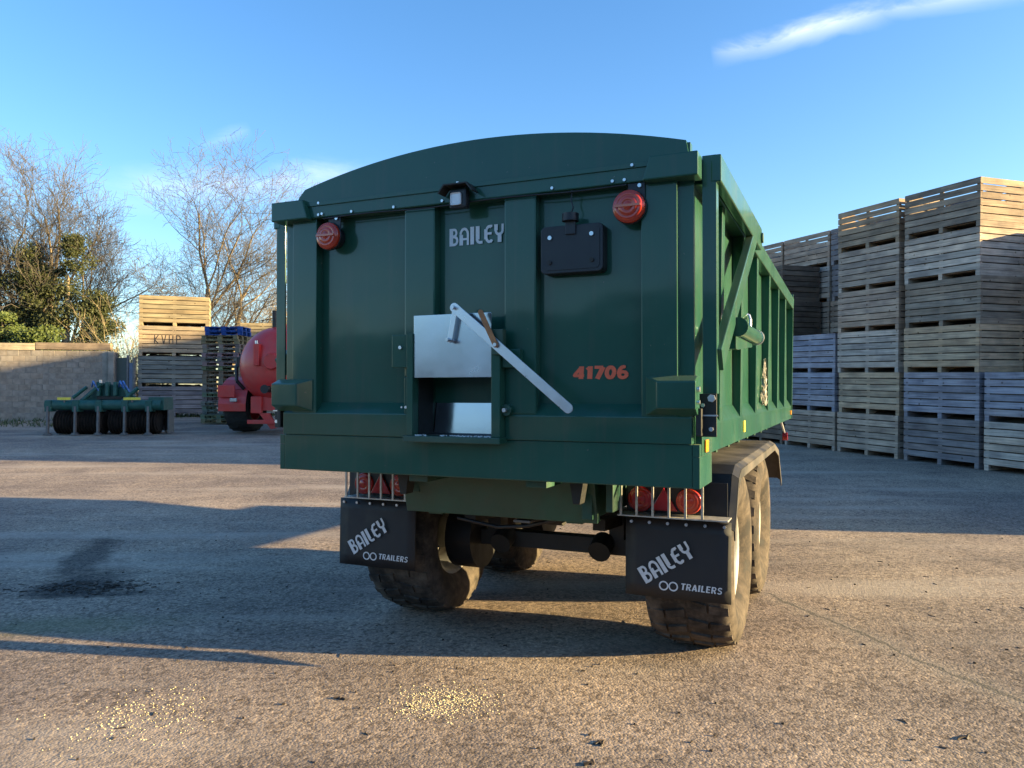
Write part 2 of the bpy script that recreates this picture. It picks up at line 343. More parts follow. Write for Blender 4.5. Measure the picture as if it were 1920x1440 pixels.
    ck2 = mth('MULTIPLY', crack((2.02, 6.2), (.2, 12.6), .016, .14), .7)
    ck = mth('MULTIPLY', ck, 2.2, None, True)
    c = mix(ck, c, (.040, .030, .021)); c = mix(ck2, c, (.05, .042, .035))
    rim = mth('MULTIPLY', crack((2.02, 6.2), (2.78, 3.5), .17, .30), .30)
    c = mix(rim, c, (.37, .32, .26))
    L.new(c, P.inputs['Base Color']); P.inputs['Roughness'].default_value = .88; P.inputs['Specular IOR Level'].default_value = .28
    b1 = N.new('ShaderNodeBump'); b1.inputs['Strength'].default_value = .4; b1.inputs['Distance'].default_value = .006; b1.invert = True; L.new(v.outputs['Distance'], b1.inputs['Height'])
    b2 = N.new('ShaderNodeBump'); b2.inputs['Strength'].default_value = .3; b2.inputs['Distance'].default_value = .012; L.new(fine, b2.inputs['Height']); L.new(b1.outputs[0], b2.inputs['Normal'])
    b3 = N.new('ShaderNodeBump'); b3.inputs['Strength'].default_value = .18; b3.inputs['Distance'].default_value = .05; L.new(mid, b3.inputs['Height']); L.new(b2.outputs[0], b3.inputs['Normal'])
    L.new(b3.outputs[0], P.inputs['Normal'])
    return m
M['ground'] = ground_mat()

# ---------------------------------------------------------------- ground
def gz(x, y):
    t = y-10.0
    s = .026*(t if t > 8 else math.log1p(math.exp(t*1.1))/1.1)
    if y > 45: s = .026*35+(y-45)*.004
    k = max(0, min(1, (y-26.5)/3.5)); k = k*k*(3-2*k)
    l = max(0, min(1, (-5-x)/3))
    return s+.15*k*l
def axis(a, b, near, fine, grow):
    xs = [0.0]
    st = fine
    while xs[-1] < b:
        xs.append(xs[-1]+st)
        if xs[-1] > near: st *= grow
    neg = [-x for x in xs[1:] if -x > a-1]
    return sorted(neg+xs)
def build_ground():
    xs = axis(-700, 700, 24, .75, 1.3); ys = axis(-700, 900, 40, .75, 1.3)
    vs = [(x, y, gz(x, y)) for y in ys for x in xs]; n = len(xs)
    fs = [(j*n+i, j*n+i+1, (j+1)*n+i+1, (j+1)*n+i) for j in range(len(ys)-1) for i in range(n-1)]
    g = MB().add(vs, fs, True).build('ground', M['ground']); g['kind'] = 'structure'
    for p in g.data.polygons:
        if p.normal.z < 0: p.flip()
build_ground()
rnd = random.Random(7)
def on(x, y, dz=0): return (x, y, gz(x, y)+dz)

# ================================================================ trailer
ANG = R(23.65)
TO = (-0.2587, 4.1089, 0)
T = empty('grain_trailer', TO, (0, 0, -ANG))
tag(T, 'dark green tipping grain trailer with arched tailgate standing in the middle of the yard', 'trailer')
G = M['green']
def tb(name, m, *boxes, bevel=.006, parent=T):
    b = MB()
    for q in boxes: b.box(*q)
    return b.build(name, m, parent, bevel)
def both(fn):
    for s in (1, -1): fn(s)
def sx(s, a, b): return (a, b) if s > 0 else (-b, -a)

# --- tailgate (door) ---
door = tb('tailgate', G, (-1.215, 1.215, .062, .075, 1.36, 2.66), bevel=0)      # back sheet is split round the chute below
door.data.clear_geometry()
mb = MB()
mb.box(-1.208, 1.208, .062, .074, 1.69, 2.66).box(-1.21, -.312, .062, .074, 1.36, 1.69).box(.242, 1.21, .062, .074, 1.36, 1.69)
mb2 = mb.build('tmp', G); door.data = mb2.data; bpy.data.objects.remove(mb2)
for (a, b, z0) in ((-.368, -.176, 1.69), (.237, .417, 1.49)):
    r = tb('upright_rib', G, (a, b, 0, .062, z0, 2.622), bevel=.010, parent=door)
tb('rib_foot', G, (-.368, -.316, .0005, .062, 1.49, 1.69), bevel=.004, parent=door)
def door_post(s):
    k = lambda x: x*s
    MB().prism([(k(.965), 0), (k(1.138), 0), (k(1.138), .034), (k(1.212), .036), (k(1.212), .060), (k(.965), .060)], 1.488, 2.63, 'xy').build('door_post', G, door, .004)
both(door_post)
# sloped ledge and apron, either side of the chute
for (a, b) in ((-1.22, -.3125), (.2425, 1.22)):
    MB().prism([(-.001, 1.36), (-.001, 1.487), (.061, 1.551), (.061, 1.36)], max(a, -1.205), min(b, 1.205), 'yz').build('apron', G, door, .004)
# top beam with boxed ends
tb('top_beam', G, (-1.02, 1.02, -.022, .082, 2.622, 2.712), bevel=.006, parent=door)
tb('top_fold', G, (-1.02, 1.02, -.030, -.0225, 2.690, 2.715), bevel=.002, parent=door)
def beam_end(s):
    a, b = sx(s, 1.021, 1.248)
    a1, b1 = sx(s, .985, 1.248)
    MB().prism([(a1 if s > 0 else b1, 2.615), (a if s > 0 else b, 2.615), (b if s > 0 else a, 2.615), (b if s > 0 else a, 2.728), (a if s > 0 else b, 2.728)], -.062, .055).build('beam_end_box', G, door, .007)
both(beam_end)
# arched top board
def arch():
    pts = [(-1.13, 2.714), (-1.10, 2.765), (-1.06, 2.805)]
    rad_n = 28
    for i in range(1, rad_n):
        x = -1.06+2.24*i/rad_n
        pts.append((x, 2.805+.150*(1-((x-.06)/1.12)**2)))
    pts += [(1.18, 2.805), (1.195, 2.714)]
    b = MB().prism(pts, .012, .030); o = b.build('arched_board', G, door, 0)
    b = MB(); top = pts[1:-1]
    for (p, q) in zip(top, top[1:]):
        b.add([(p[0], .012, p[1]), (q[0], .012, q[1]), (q[0], .085, q[1]+.0), (p[0], .085, p[1])], [(0, 1, 2, 3)])
        b.add([(p[0], .085, p[1]), (q[0], .085, q[1]), (q[0], .085, q[1]-.045), (p[0], .085, p[1]-.045)], [(0, 1, 2, 3)])
    b.build('arch_flange', G, door)
    tb('arch_end', G, (1.181, 1.197, .0305, .085, 2.714, 2.80), bevel=.003, parent=door)
    tb('arch_end', G, (-1.10, -1.085, .0305, .085, 2.714, 2.77), bevel=.003, parent=door)
arch()
# lower latch pods
def pod(s):
    k = lambda x: x*s
    z0, z1 = 1.530, 1.686
    out = [(k(.985), .0), (k(1.055), -.105), (k(1.255), -.105), (k(1.255), .05), (k(1.222), .05), (k(1.222), -.0015), (k(.985), -.0015)]
    out = [(k(.985), -.002), (k(1.055), -.070), (k(1.236), -.070), (k(1.236), -.002)]
    b = MB(); n = 4
    vs = [(x, y, z0+(.0 if i in (1, 2) else -.035)) for i, (x, y) in enumerate(out)]+[(x, y, z1-(.028 if i in (1, 2) else 0)) for i, (x, y) in enumerate(out)]
    b.add(vs, [(0, 1, 2, 3), (7, 6, 5, 4)]+[(i, n+i, n+(i+1) % n, (i+1) % n) for i in range(n)])
    b.build('latch_pod', G, door, .006)
    tb('latch_hook', M['dark'], (*sx(s, 1.225, 1.25), -.002, .05, 1.40, 1.53), bevel=.004, parent=door)
    for zz, rr in ((1.62, .014), (1.56, .010)): MB().cyl((k(1.2365), -.035, zz), (k(1.250), -.035, zz), rr, 8).build('bolt', M['zinc'], door)
both(pod)
# bolts along the beam
bolt = MB().cyl((0, 0, 0), (0, -.010, 0), .008, 8)
first = None
for (x, z) in ((-.93, 2.705), (-.93, 2.637), (-.905, 2.640), (-.70, 2.634), (-.42, 2.632), (-.115, 2.636), (.03, 2.70), (.515, 2.637), (.83, 2.637), (.89, 2.637), (.93, 2.702)):
    if first is None: first = bolt.build('bolt', M['zinc'], door, loc=(x, -.0225, z))
    else:
        o = first.copy(); col.objects.link(o); o.parent = door; o.location = (x, -.0225 if z < 2.69 else -.031, z)
# cable clipped under the beam
MB().tube([(x, -.026-.002*math.sin(x*9), 2.612+.004*math.sin(x*7)) for x in [-.9+i*.1 for i in range(19)]], .004, 6).build('lamp_cable', M['bplast'], door)

# --- grain chute ---
ch = tb('grain_chute', G, (-.315, -.278, -.062, 0.19, 1.374, 1.925), (.192, .241, -.062, 0.19, 1.374, 1.925), (-.2775, .1915, .186, .192, 1.374, 1.69), (-.2775, .1915, -.002, .1855, 1.690, 1.700), bevel=.002)
tb('chute_lip', M['green_low'], (-.325, .250, -.085, .19, 1.340, 1.3735), bevel=.004, parent=ch)
tb('chute_floor_plate', M['dark'], (-.2770, .1910, .02, .160, 1.3742, 1.379), bevel=0, parent=ch)
MB().prism([(.165, 1.3795), (.180, 1.548), (.183, 1.548), (.168, 1.3795)], -.2765, .1905, 'yz').build('deflector_plate', M['bright'], ch)
gate = tb('slide_gate', M['galv'], (-.2765, .187, -.050, -.045, 1.686, 2.022), bevel=.001, parent=ch)
b = MB()
for (x, z) in ((-.26, 1.378), (-.05, 1.378), (.10, 1.378), (.18, 1.378)):
    for i in range(22): 
        xx = x+rnd.uniform(-.07, .07); yy = -.06+rnd.uniform(-.015, .05)
        if -.27 < xx < .185: b.box(xx, xx+.006, yy, yy+.005, 1.3736, 1.379)
o = b.build('spilled_grain', M['letter'], ch); o['kind'] = 'stuff'
tb('chute_shade_sheet', M['dark'], (-.2775, -.274, .0, .160, 1.3795, 1.689), bevel=0, parent=ch)  # black sheet standing in for shade on the recess's left wall
tb('guide_bracket', G, (-.423, -.318, -.040, -.0005, 1.742, 1.922), bevel=.004, parent=ch)
tb('guide_bracket', G, (.2435, .345, -.040, -.0005, 1.734, 1.828), bevel=.004, parent=ch)
MB().cyl((-.365, -.040, 1.852), (-.365, -.052, 1.852), .010, 8).build('bolt', M['zinc'], ch)
b = MB().cyl((.262, -.0, 1.515), (.262, -.035, 1.515), .030, 14); b.build('clamp_knob', M['green_low'], ch)
MB().cyl((.262, -.0352, 1.515), (.262, -.06, 1.515), .011, 8).build('bolt', M['zinc'], ch)
for xx, rr in ((-.352, .008), (-.378, .006)): MB().cyl((xx, -.002, 1.525), (xx, -.012, 1.525), rr, 8).build('bolt', M['zinc'], ch)
def flat_bar(p, q, w, y0, y1, n=8):
    p = Vector((p[0], p[1])); q = Vector((q[0], q[1])); d = (q-p).normalized(); c = Vector((-d.y, d.x)); pts = []
    for i in range(n+1):
        a = math.pi/2+math.pi*i/n; pts.append(p+d*(math.cos(a)*w/2)+c*(math.sin(a)*w/2))
    for i in range(n+1):
        a = -math.pi/2+math.pi*i/n; pts.append(q+d*(math.cos(a)*w/2)+c*(math.sin(a)*w/2))
    return MB().prism([(v.x, v.y) for v in pts], y0, y1)
lev = flat_bar((-.007, 2.050), (.622, 1.528), .050, -.094, -.086).build('lever', M['zinc'], ch, .0012)
flat_bar((-.007, 2.050), (-.040, 1.882), .030, -.082, -.076).build('lever_link', M['zinc'], ch, .001)
flat_bar((.152, 2.018), (.236, 1.848), .028, -.108, -.102).build('lever_stay', M['rust'], ch, .001)
for (x, z) in ((-.007, 2.05), (.236, 1.848), (-.040, 1.882)):
    MB().cyl((x, -.05, z), (x, -.118, z), .010, 10).build('pivot_pin', M['zinc'], ch)
tb('lever_bracket', M['green_low'], (.205, .268, -.084, -.041, 1.80, 1.93), bevel=.003, parent=ch)

# --- body ---
body = MB()
body.box(-1.18, 1.18, .085, 6.2, 1.305, 1.33)
body.build('body_floor', M['green_low'], T)
sill = tb('rear_sill', G, (-1.205, 1.205, .012, .13, 1.150, 1.3585), bevel=.006)
b = MB()
for i in range(3): b.box(-1.19, 1.19, -.016, -.0122, 1.3505-i*.0, 1.357)
def side_wall(s):
    a, b_ = sx(s, 1.181, 1.190)
    w = MB().box(a, b_, .09, 6.2, 1.33, 2.70).build('side_panel', G, T)
    # lower side beam with hopper-sloped ledge
    k = lambda x: x*s
    MB().prism([(k(1.191), 1.30), (k(1.240), 1.30), (k(1.240), 1.448), (k(1.191), 1.530)], .076, 6.197).build('side_beam', G, T, .004)
    tb('rear_corner_plate', G, (*sx(s, 1.206, 1.239), .014, .36, 1.150, 1.2995), bevel=.002)
    tb('rear_corner_plate', G, (*sx(s, 1.206, 1.239), .014, .0655, 1.3005, 1.3585), bevel=.002)
    # ribs
    for y in (.675, 1.535, 2.41, 3.37, 4.30, 5.18):
        MB().prism([(k(1.191), 1.49), (k(1.239), 1.440), (k(1.258), 2.619), (k(1.191), 2.619)], y-.05, y+.05).build('side_rib', G, w, .004)
    MB().prism([(k(1.170), 1.30), (k(1.246), 1.30), (k(1.270), 2.80), (k(1.170), 2.80)], 6.201, 6.26).build('front_post', G, w, .004)
    # top rail
    MB().prism([(k(1.12), 2.62), (k(1.272), 2.62), (k(1.280), 2.738), (k(1.12), 2.752)], .14, 6.2).build('top_rail', G, w, .006)
    # lifting arm frame of the up-and-over tailgate
    arm = MB().prism([(k(1.246), .062), (k(1.312), .062), (k(1.312), .128), (k(1.303), .128), (k(1.303), .072), (k(1.246), .072)], 1.60, 2.735, 'xy').build('lift_arm_post', G, T, .002)
    x0, x1 = sx(s, 1.287, 1.335)
    MB().prism([(.06, 2.605), (.06, 2.735), (1.90, 2.742), (1.97, 2.68), (1.90, 2.592)], x0, x1, 'yz').build('lift_arm', G, arm, .006)
    MB().bar((k(1.311), .10, 1.76), (k(1.311), 1.62, 2.66), .115, .046, (1, 0, 0)).build('lift_arm_brace', G, arm, .005)
    tb('arm_corner', G, (*sx(s, 1.225, 1.2455), .002, .1, 2.63, 2.70), bevel=.003, parent=arm)
    MB().cyl((k(1.337), 1.86, 2.668), (k(1.350), 1.86, 2.668), .035, 12).build('arm_pivot', M['green_low'], arm)
    # lock bracket at the foot of the arm
    br = tb('lock_bracket', M['dark'], (*sx(s, 1.232, 1.312), .050, .062, 1.395, 1.60), bevel=.003)
    for xx, zz, rr in ((1.290, 1.578, .019), (1.288, 1.432, .011), (1.250, 1.545, .010)): MB().cyl((k(xx), .0495, zz), (k(xx), .033, zz), rr, 6).build('bolt', M['zinc'], br)
    tb('bracket_strap', M['zinc'], (*sx(s, 1.228, 1.318), .040, .0495, 1.493, 1.500), bevel=0, parent=br)
    # tailgate ram
    ram = MB().cyl((k(1.345), .58, 1.955), (k(1.345), 1.40, 1.955), .042, 18).build('tailgate_ram', G, T)
    MB().cyl((k(1.345), .565, 1.955), (k(1.345), .595, 1.955), .052, 18).build('ram_flange', G, ram)
    MB().cyl((k(1.345), 1.401, 1.955), (k(1.345), 1.45, 1.955), .050, 14).cyl((k(1.345), 1.45, 1.955), (k(1.345), 1.54, 1.955), .028, 12, .012).build('ram_gland', M['zinc'], ram)
    MB().prism([(.60, 1.93), (.60, 1.84), (.70, 1.84), (1.35, 1.89), (1.35, 1.93)], *sx(s, 1.282, 1.330), 'yz').build('ram_bracket', G, ram, .003)
    MB().tube([(k(1.33), 1.22, 1.995), (k(1.33), 1.23, 2.05), (k(1.32), 1.24, 2.08), (k(1.29), 1.27, 2.06)], .012, 8).build('ram_hose', M['zinc'], ram)
    # marker lamps and reflectors
    tb('side_marker_lamp', M['amber'], (*sx(s, 1.2405, 1.250), .13, .21, 1.315, 1.375), bevel=.004)
    tb('side_reflector', M['yellow'], (*sx(s, 1.2405, 1.246), 1.62, 1.70, 1.345, 1.420), bevel=.002)
    tb('side_marker_lamp', M['amber'], (*sx(s, 1.2405, 1.250), 6.02, 6.12, 1.35, 1.40), bevel=.004)
    b = MB().tube([(k(1.2), 5.2, 1.299), (k(1.23), 5.3, 1.16)], .012, 8).build('marker_stalk', M['zinc'], T)
    MB().cyl((k(1.21), 5.3, 1.13), (k(1.26), 5.3, 1.13), .045, 12).build('marker_lamp', M['redlens'], b)
both(side_wall)
tb('front_wall', G, (-1.168, 1.168, 6.19, 6.205, 1.331, 2.86), bevel=0)
tb('ladder_hook', M['dark'], (1.20, 1.215, 2.02, 2.05, 2.795, 2.86), bevel=.002)
b = MB().cyl((1.2, 2.06, 2.83), (1.2, 2.09, 2.83), .028, 12); b.build('top_marker_lamp', M['amber'], T)
# bundled net tied to a rib
def net():
    b = MB(); r = random.Random(4)
    for i in range(260):
        t = r.random()**1.3; z = 1.50+.36*t; w = .045*(1-t*.85); y = 3.14+.14*t+r.uniform(-w, w); x = 1.215+r.uniform(-.012, .03)*(1-t)
        p = Vector((x, y, z)); d = Vector((r.uniform(-.3, .3), r.uniform(-.5, .5), 1)).normalized()*r.uniform(.02, .06)
        b.cyl(p, p+d, .004, 4, caps=False)
    b.build('net_bundle', M['cage'], T)
net()

# --- rear door fittings ---
def beacon(x, z, r):
    b = MB().lathe([(.055, r*.78), (-.012, r*.86), (-.02, r*.80)], 24, 'y', (x, 0, z)).cyl((x, .055, z), (x, .05, z), r*.78, 20)
    o = b.build('lamp_body', M['bplast'], T)
    MB().lathe([(-.012, r*.99), (-.034, r), (-.042, r*.95), (-.040, r*.90), (-.048, r*.86), (-.052, r*.66), (-.049, r*.62), (-.054, r*.58), (-.057, r*.34), (-.054, r*.30), (-.058, r*.26), (-.059, .001)], 32, 'y', (x, 0, z)).build('lamp_lens', M['redlens2'], o)
    MB().lathe([(-.004, r*1.0), (-.004, r*1.05), (-.020, r*1.05), (-.020, r*1.0)], 32, 'y', (x, 0, z), closed=True).build('lamp_rim', M['bplast'], o)
    tb('lens_bar', M['amberred'], (x-r*.80, x+r*.80, -.0625, -.056, z-.007, z+.007), bevel=.002, parent=o)
    tb('lamp_bracket', M['bplast'], (x-.01, x+.075, -.012, -.004, z+.02, 2.62), bevel=.002, parent=o)
    MB().cyl((x+.05, -.012, z+.10), (x+.05, -.022, z+.10), .010, 8).build('bolt', M['zinc'], o)
    o.location.y = -.0
beacon(-.862, 2.508, .077); beacon(.912, 2.505, .080)
def worklight():
    hood = MB().prism([(-.10, 2.655), (-.066, 2.70), (.07, 2.70), (.105, 2.655), (.098, 2.653), (.066, 2.693), (-.062, 2.693), (-.093, 2.653)], -.11, -.031).build('camera_hood', M['dark'], T)
    tb('camera_body', M['bplast'], (-.045, .055, -.080, -.0305, 2.575, 2.675), bevel=.012, parent=hood)
    tb('camera_face', M['white'], (-.033, .028, -.0845, -.0802, 2.590, 2.655), bevel=.010, parent=hood)
    MB().cyl((.0, -.07, 2.7005), (.0, -.07, 2.715), .008, 8).build('bolt', M['zinc'], hood)
worklight()
def plate():
    b = MB(); x0, x1, z0, z1, r = .450, .778, 2.205, 2.445, .025; pts = []
    for cx, cz, a0 in ((x1-r, z1-r, 0), (x0+r, z1-r, 90), (x0+r, z0+r, 180), (x1-r, z0+r, 270)):
        for i in range(5): a = R(a0+22.5*i); pts.append((cx+r*math.cos(a), cz+r*math.sin(a)))
    o = b.prism(pts, -.018, .061).build('number_plate_holder', M['bplast'], T, .004)
    inn = [(.614+(x-.614)*.90, 2.325+(z-2.325)*.86) for x, z in pts]
    MB().prism(inn, -.0215, -.0182).build('number_plate_recess', M['bplast'], o)
    for (x, z, m_) in ((.502, 2.386, 'zinc'), (.722, 2.391, 'zinc'), (.50, 2.262, 'dark'), (.722, 2.262, 'dark')):
        MB().cyl((x, -.0216, z), (x, -.030, z), .011, 10).build('bolt', M[m_], o)
    MB().cyl((.610, -.02, 2.462), (.610, -.02, 2.500), .042, 14).build('plate_lamp', M['bplast'], o)
    tb('plate_lamp_bracket', M['bplast'], (.585, .64, -.03, -.0225, 2.395, 2.4615), bevel=.004, parent=o)
    MB().tube([(.612, -.02, 2.50), (.625, -.02, 2.53), (.612, -.015, 2.57), (.618, -.012, 2.62)], .004, 6).build('plate_lamp_cable', M['bplast'], o)
plate()

# --- lettering: heavy rounded display capitals from thick strokes; flat print just proud of its surface ---
def arc(cx, cy, rx, ry, a0, a1, n=10): return [(cx+rx*math.cos(R(a0+(a1-a0)*i/n)), cy+ry*math.sin(R(a0+(a1-a0)*i/n))) for i in range(n+1)]
GL = {   # advance width, strokes (points, thickness) on a unit-high grid
 'B': (.66, [([(.13, 0), (.13, 1)], .25), ([(.13, .93), (.32, .93)]+arc(.34, .74, .15, .19, 90, -90)+[(.24, .55)], .14), ([(.24, .52), (.36, .52)]+arc(.37, .29, .19, .22, 90, -90)+[(.13, .07)], .15)]),
 'A': (.70, [([(.13, 0), (.13, .60)], .25), ([(.08, .62)]+arc(.34, .62, .25, .30, 170, 0)+[(.59, 0)], .15), ([(.25, .34), (.55, .34)], .12)]),
 'I': (.33, [([(.14, 0), (.14, 1)], .26)]),
 'L': (.52, [([(.13, 1), (.13, .25)], .26), ([(.07, .30)]+arc(.30, .29, .22, .21, 180, 270)+[(.47, .08)], .16)]),
 'E': (.64, [(arc(.36, .5, .24, .43, 60, 300, 16)+[(.56, .07)], .16), ([(.13, .22), (.13, .78)], .22), ([(.2, .53), (.52, .53)], .13), ([(.40, .93), (.56, .93)], .14)]),
 'Y': (.66, [([(.12, 1), (.12, .66)], .24)]+[([(.08, .70)]+arc(.33, .66, .23, .22, 180, 360)+[(.56, 1)], .15), ([(.36, .46), (.36, 0)], .25)]),
 '4': (.74, [([(.52, 0), (.52, 1)], .24), ([(.50, .93), (.10, .35), (.08, .26), (.72, .26)], .17)]),
 '1': (.48, [([(.30, 0), (.30, 1)], .25), ([(.06, .76), (.30, .93)], .15)]),
 '7': (.68, [([(.04, .91), (.60, .91)], .18), ([(.60, .93), (.26, 0)], .24)]),
 '0': (.74, [(arc(.36, .5, .24, .41, 0, 360, 22), .21)]),
 '6': (.74, [(arc(.37, .31, .24, .23, 0, 360, 18), .19), (arc(.40, .45, .28, .47, 75, 190, 10), .20)]),
 'T': (.66, [([(.02, .92), (.64, .92)], .18), ([(.33, 0), (.33, .95)], .22)]),
 'R': (.74, [([(.13, 0), (.13, 1)], .22), ([(.13, .92), (.42, .92)]+arc(.42, .70, .18, .22, 90, -90)+[(.13, .48)], .16), ([(.38, .46), (.62, 0)], .21)]),
 'S': (.68, [(arc(.36, .73, .23, .20, 20, 250, 10)+arc(.34, .28, .25, .21, 80, -160, 10), .17)])}
GL2 = dict(GL)
GL2['A'] = (.78, [([(.10, 0), (.36, .98)], .20), ([(.38, .98), (.66, 0)], .22), ([(.2, .27), (.56, .27)], .15)])
GL2['E'] = (.64, [([(.13, 0), (.13, 1)], .22), ([(.13, .92), (.58, .92)], .16), ([(.13, .50), (.54, .50)], .15), ([(.13, .08), (.58, .08)], .16)])
GL2['L'] = (.60, [([(.13, 0), (.13, 1)], .22), ([(.13, .08), (.56, .08)], .16)])
def text_mesh(txt, height, origin, y, name, m, parent, sxn=1.0, shear=0, ang=0, gl=GL, gap=.06, bold=1.0):
    b = MB(); x = 0; lay = [0]
    ca, sa = math.cos(ang), math.sin(ang)
    def put(u, v):
        u = (u+shear*v)*sxn*height; v = v*height
        return (origin[0]+u*ca-v*sa, origin[1]+u*sa+v*ca)
    def poly(pts):
        yy = y-.00005*lay[0]; lay[0] += 1
        b.add([(q[0], yy, q[1]) for q in (put(*p) for p in pts)], [tuple(range(len(pts)))])
    for chr_ in txt:
        w, strokes = gl[chr_]
        for pts, t in strokes:
            t *= bold
            for i, (p, q) in enumerate(zip(pts, pts[1:])):
                d = Vector((q[0]-p[0], q[1]-p[1]))
                if d.length < 1e-6: continue
                c = Vector((-d.y, d.x)).normalized()*t/2
                poly([(x+p[0]-c.x, p[1]-c.y), (x+q[0]-c.x, q[1]-c.y), (x+q[0]+c.x, q[1]+c.y), (x+p[0]+c.x, p[1]+c.y)])
                if i > 0: poly([(x+p[0]+t/2*math.cos(R(60*j)), p[1]+t/2*math.sin(R(60*j))) for j in range(6)])
        x += w+gap
    for f_ in range(len(b.f)): pass
    o = b.build(name, m, parent)
    return o, x*sxn*height
text_mesh('BAILEY', .096, (-.118, 2.405), .0600, 'maker_lettering', M['letter'], door, .92, 0, 0, GL, .05)
text_mesh('41706', .064, (.596, 1.674), .0605, 'number_lettering', M['red_letter'], door, 1.25, .05, 0, GL2, .06, bold=1.35)

# --- underneath ---
ch_y0 = .50
def chassis():
    c = tb('chassis', M['green_low'], (-.50, -.40, .50, 6.3, .86, 1.09), (.40, .50, .50, 6.3, .86, 1.09), (-.4, .4, 2.0, 2.12, .88, 1.06), (-.4, .4, 4.0, 4.12, .88, 1.06), bevel=.006)
    MB().prism([(.40, 1.13), (.46, 1.13), (.52, .885), (.46, .875)], -.63, .60, 'yz').build('rear_crossmember', M['green_low'], c, .006)
    for x in (-.56, .53):
        MB().prism([(x-.045, 1.149), (x+.045, 1.149), (x+.02, 1.0), (x-.02, 1.0)], .30, .385).build('tipping_hinge', M['dark'], c, .004)
    tb('subframe_rail', M['green_low'], (.52, .58, .42, 1.2, .90, 1.145), (.66, .70, .42, 1.2, .95, 1.145), (-.58, -.52, .42, 5.2, 1.0, 1.145), bevel=.004, parent=c)
    tb('body_runner', M['green_low'], (.30, .42, .14, 5.3, 1.10, 1.299), (-.42, -.30, .14, 5.3, 1.10, 1.299), bevel=.004, parent=c)
    for i in range(9): tb('floor_bearer', M['green_low'], (-1.05, 1.05, .55+i*.58, .62+i*.58, 1.20, 1.299), bevel=0, parent=c)
    MB().bar((0, 5.9, .95), (0, 7.6, .62), .16, .18, (0, 0, 1)).build('drawbar', M['green_low'], c, .006)
    tb('front_stand', M['green_low'], (-.08, .08, 6.35, 6.5, .012, .9), (-.16, .16, 6.28, 6.57, 0, .0119), bevel=.004, parent=c)
    for y in (1.42, 2.78):
        a = MB().box(-.80, .80, y-.055, y+.055, .515, .625).build('axle', M['dark'], T, .006)
        for s in (-1, 1):
            MB().cyl((s*.56, y, .57), (s*.76, y, .57), .235, 26).build('brake_drum', M['dark'], a)
            MB().bar((s*.45, y-.45, .78), (s*.45, y+.5, .72), .08, .07, (0, 0, 1)).bar((s*.45, y, .62), (s*.45, y, .78), .10, .12, (0, 1, 0)).build('leaf_spring', M['dark'], a)
            MB().cyl((s*.36, y-.16, .55), (s*.36, y-.04, .60), .075, 14).build('brake_chamber', M['dark'], a)
    MB().tube([(-.35, .60, .83), (-.1, .66, .78), (.1, .66, .80), (.30, .60, .86)], .012, 8).build('air_hose', M['bplast'], c)
    MB().cyl((.02, .75, .86), (.30, .75, .86), .06, 14).build('air_tank', M['dark'], c)
    MB().cyl((-.10, .62, .875), (.05, .62, .875), .018, 10).build('hinge_pin', M['zinc'], c)
    tb('landing_plate', M['iron'], (.05, .16, .55, .62, .835, .85), bevel=.003, parent=c)
chassis()

def make_wheel(s, y, dirt):
    Rw, w = .572, .53; xc = s*.998
    # profile across the tyre, from inner bead over the tread to outer bead
    pr = [(-.20, .295), (-.235, .33), (-.262, .40), (-.265, .46), (-.250, .515), (-.215, .546), (-.12, .556), (0, .559), (.12, .556), (.215, .546), (.250, .515), (.265, .46), (.262, .40), (.235, .33), (.20, .295)]
    rimp = [(-.20, .292), (-.205, .310), (-.192, .310), (-.185, .280), (-.12, .262), (.10, .262), (.15, .280), (.185, .282), (.192, .310), (.205, .310), (.20, .292), (.188, .272), (.10, .248), (-.1, .248), (-.19, .27)]
    rim = MB().lathe(rimp, 40, 'x', closed=True)
    dx = .04*s
    rim.lathe([(dx-.006, .10), (dx-.006, .249), (dx+.006, .249), (dx+.006, .10)], 32, 'x', closed=True)
    wheel = rim.build('wheel', M['rim'], T, loc=(xc, y, .570))
    hub = MB().cyl((s*.05, 0, 0), (s*.16, 0, 0), .085, 18).cyl((-s*.1, 0, 0), (s*.05, 0, 0), .12, 18)
    for i in range(10):
        a = 6.283*i/10; hub.cyl((s*.047, .16*math.cos(a), .16*math.sin(a)), (s*.075, .16*math.cos(a), .16*math.sin(a)), .013, 6)
    hub.build('hub', M['dark'], wheel)
    ty = MB().lathe(pr, 72, 'x')
    n = 26
    for i in range(n):
        for side in (-1, 1):
            a0 = 6.2832*(i+(.0 if side > 0 else .5))/n
            # chunky block lugs: centre block and shoulder block
            for (u0, u1, t0, t1, wd) in ((.010, .120, 0.0, .045, .110), (.135, .240, .05, .10, .112)):
                vs = []
                for k, (u, t) in enumerate(((u0, t0), (u1, t1))):
                    base = .552 if u < .2 else .500
                    top = Rw if u < .125 else (Rw-.003 if u < .2 else .540)
                    for rr in (base-.012, top):
                        for e in (-1, 1):
                            an = a0+t+e*wd/2*(1 if rr < .545 else .90); vs.append((side*u, rr*math.cos(an), rr*math.sin(an)))
                ty.add(vs, [(0, 1, 3, 2), (4, 6, 7, 5), (2, 3, 7, 6), (0, 4, 5, 1), (0, 2, 6, 4), (1, 5, 7, 3)])
    ty.build('tyre', M['rubber'], wheel)
    wheel.rotation_euler = (R(rnd.uniform(0, 90)), 0, 0)
    return wheel
for s in (1, -1):
    for y in (1.42, 2.78): make_wheel(s, y, 1)

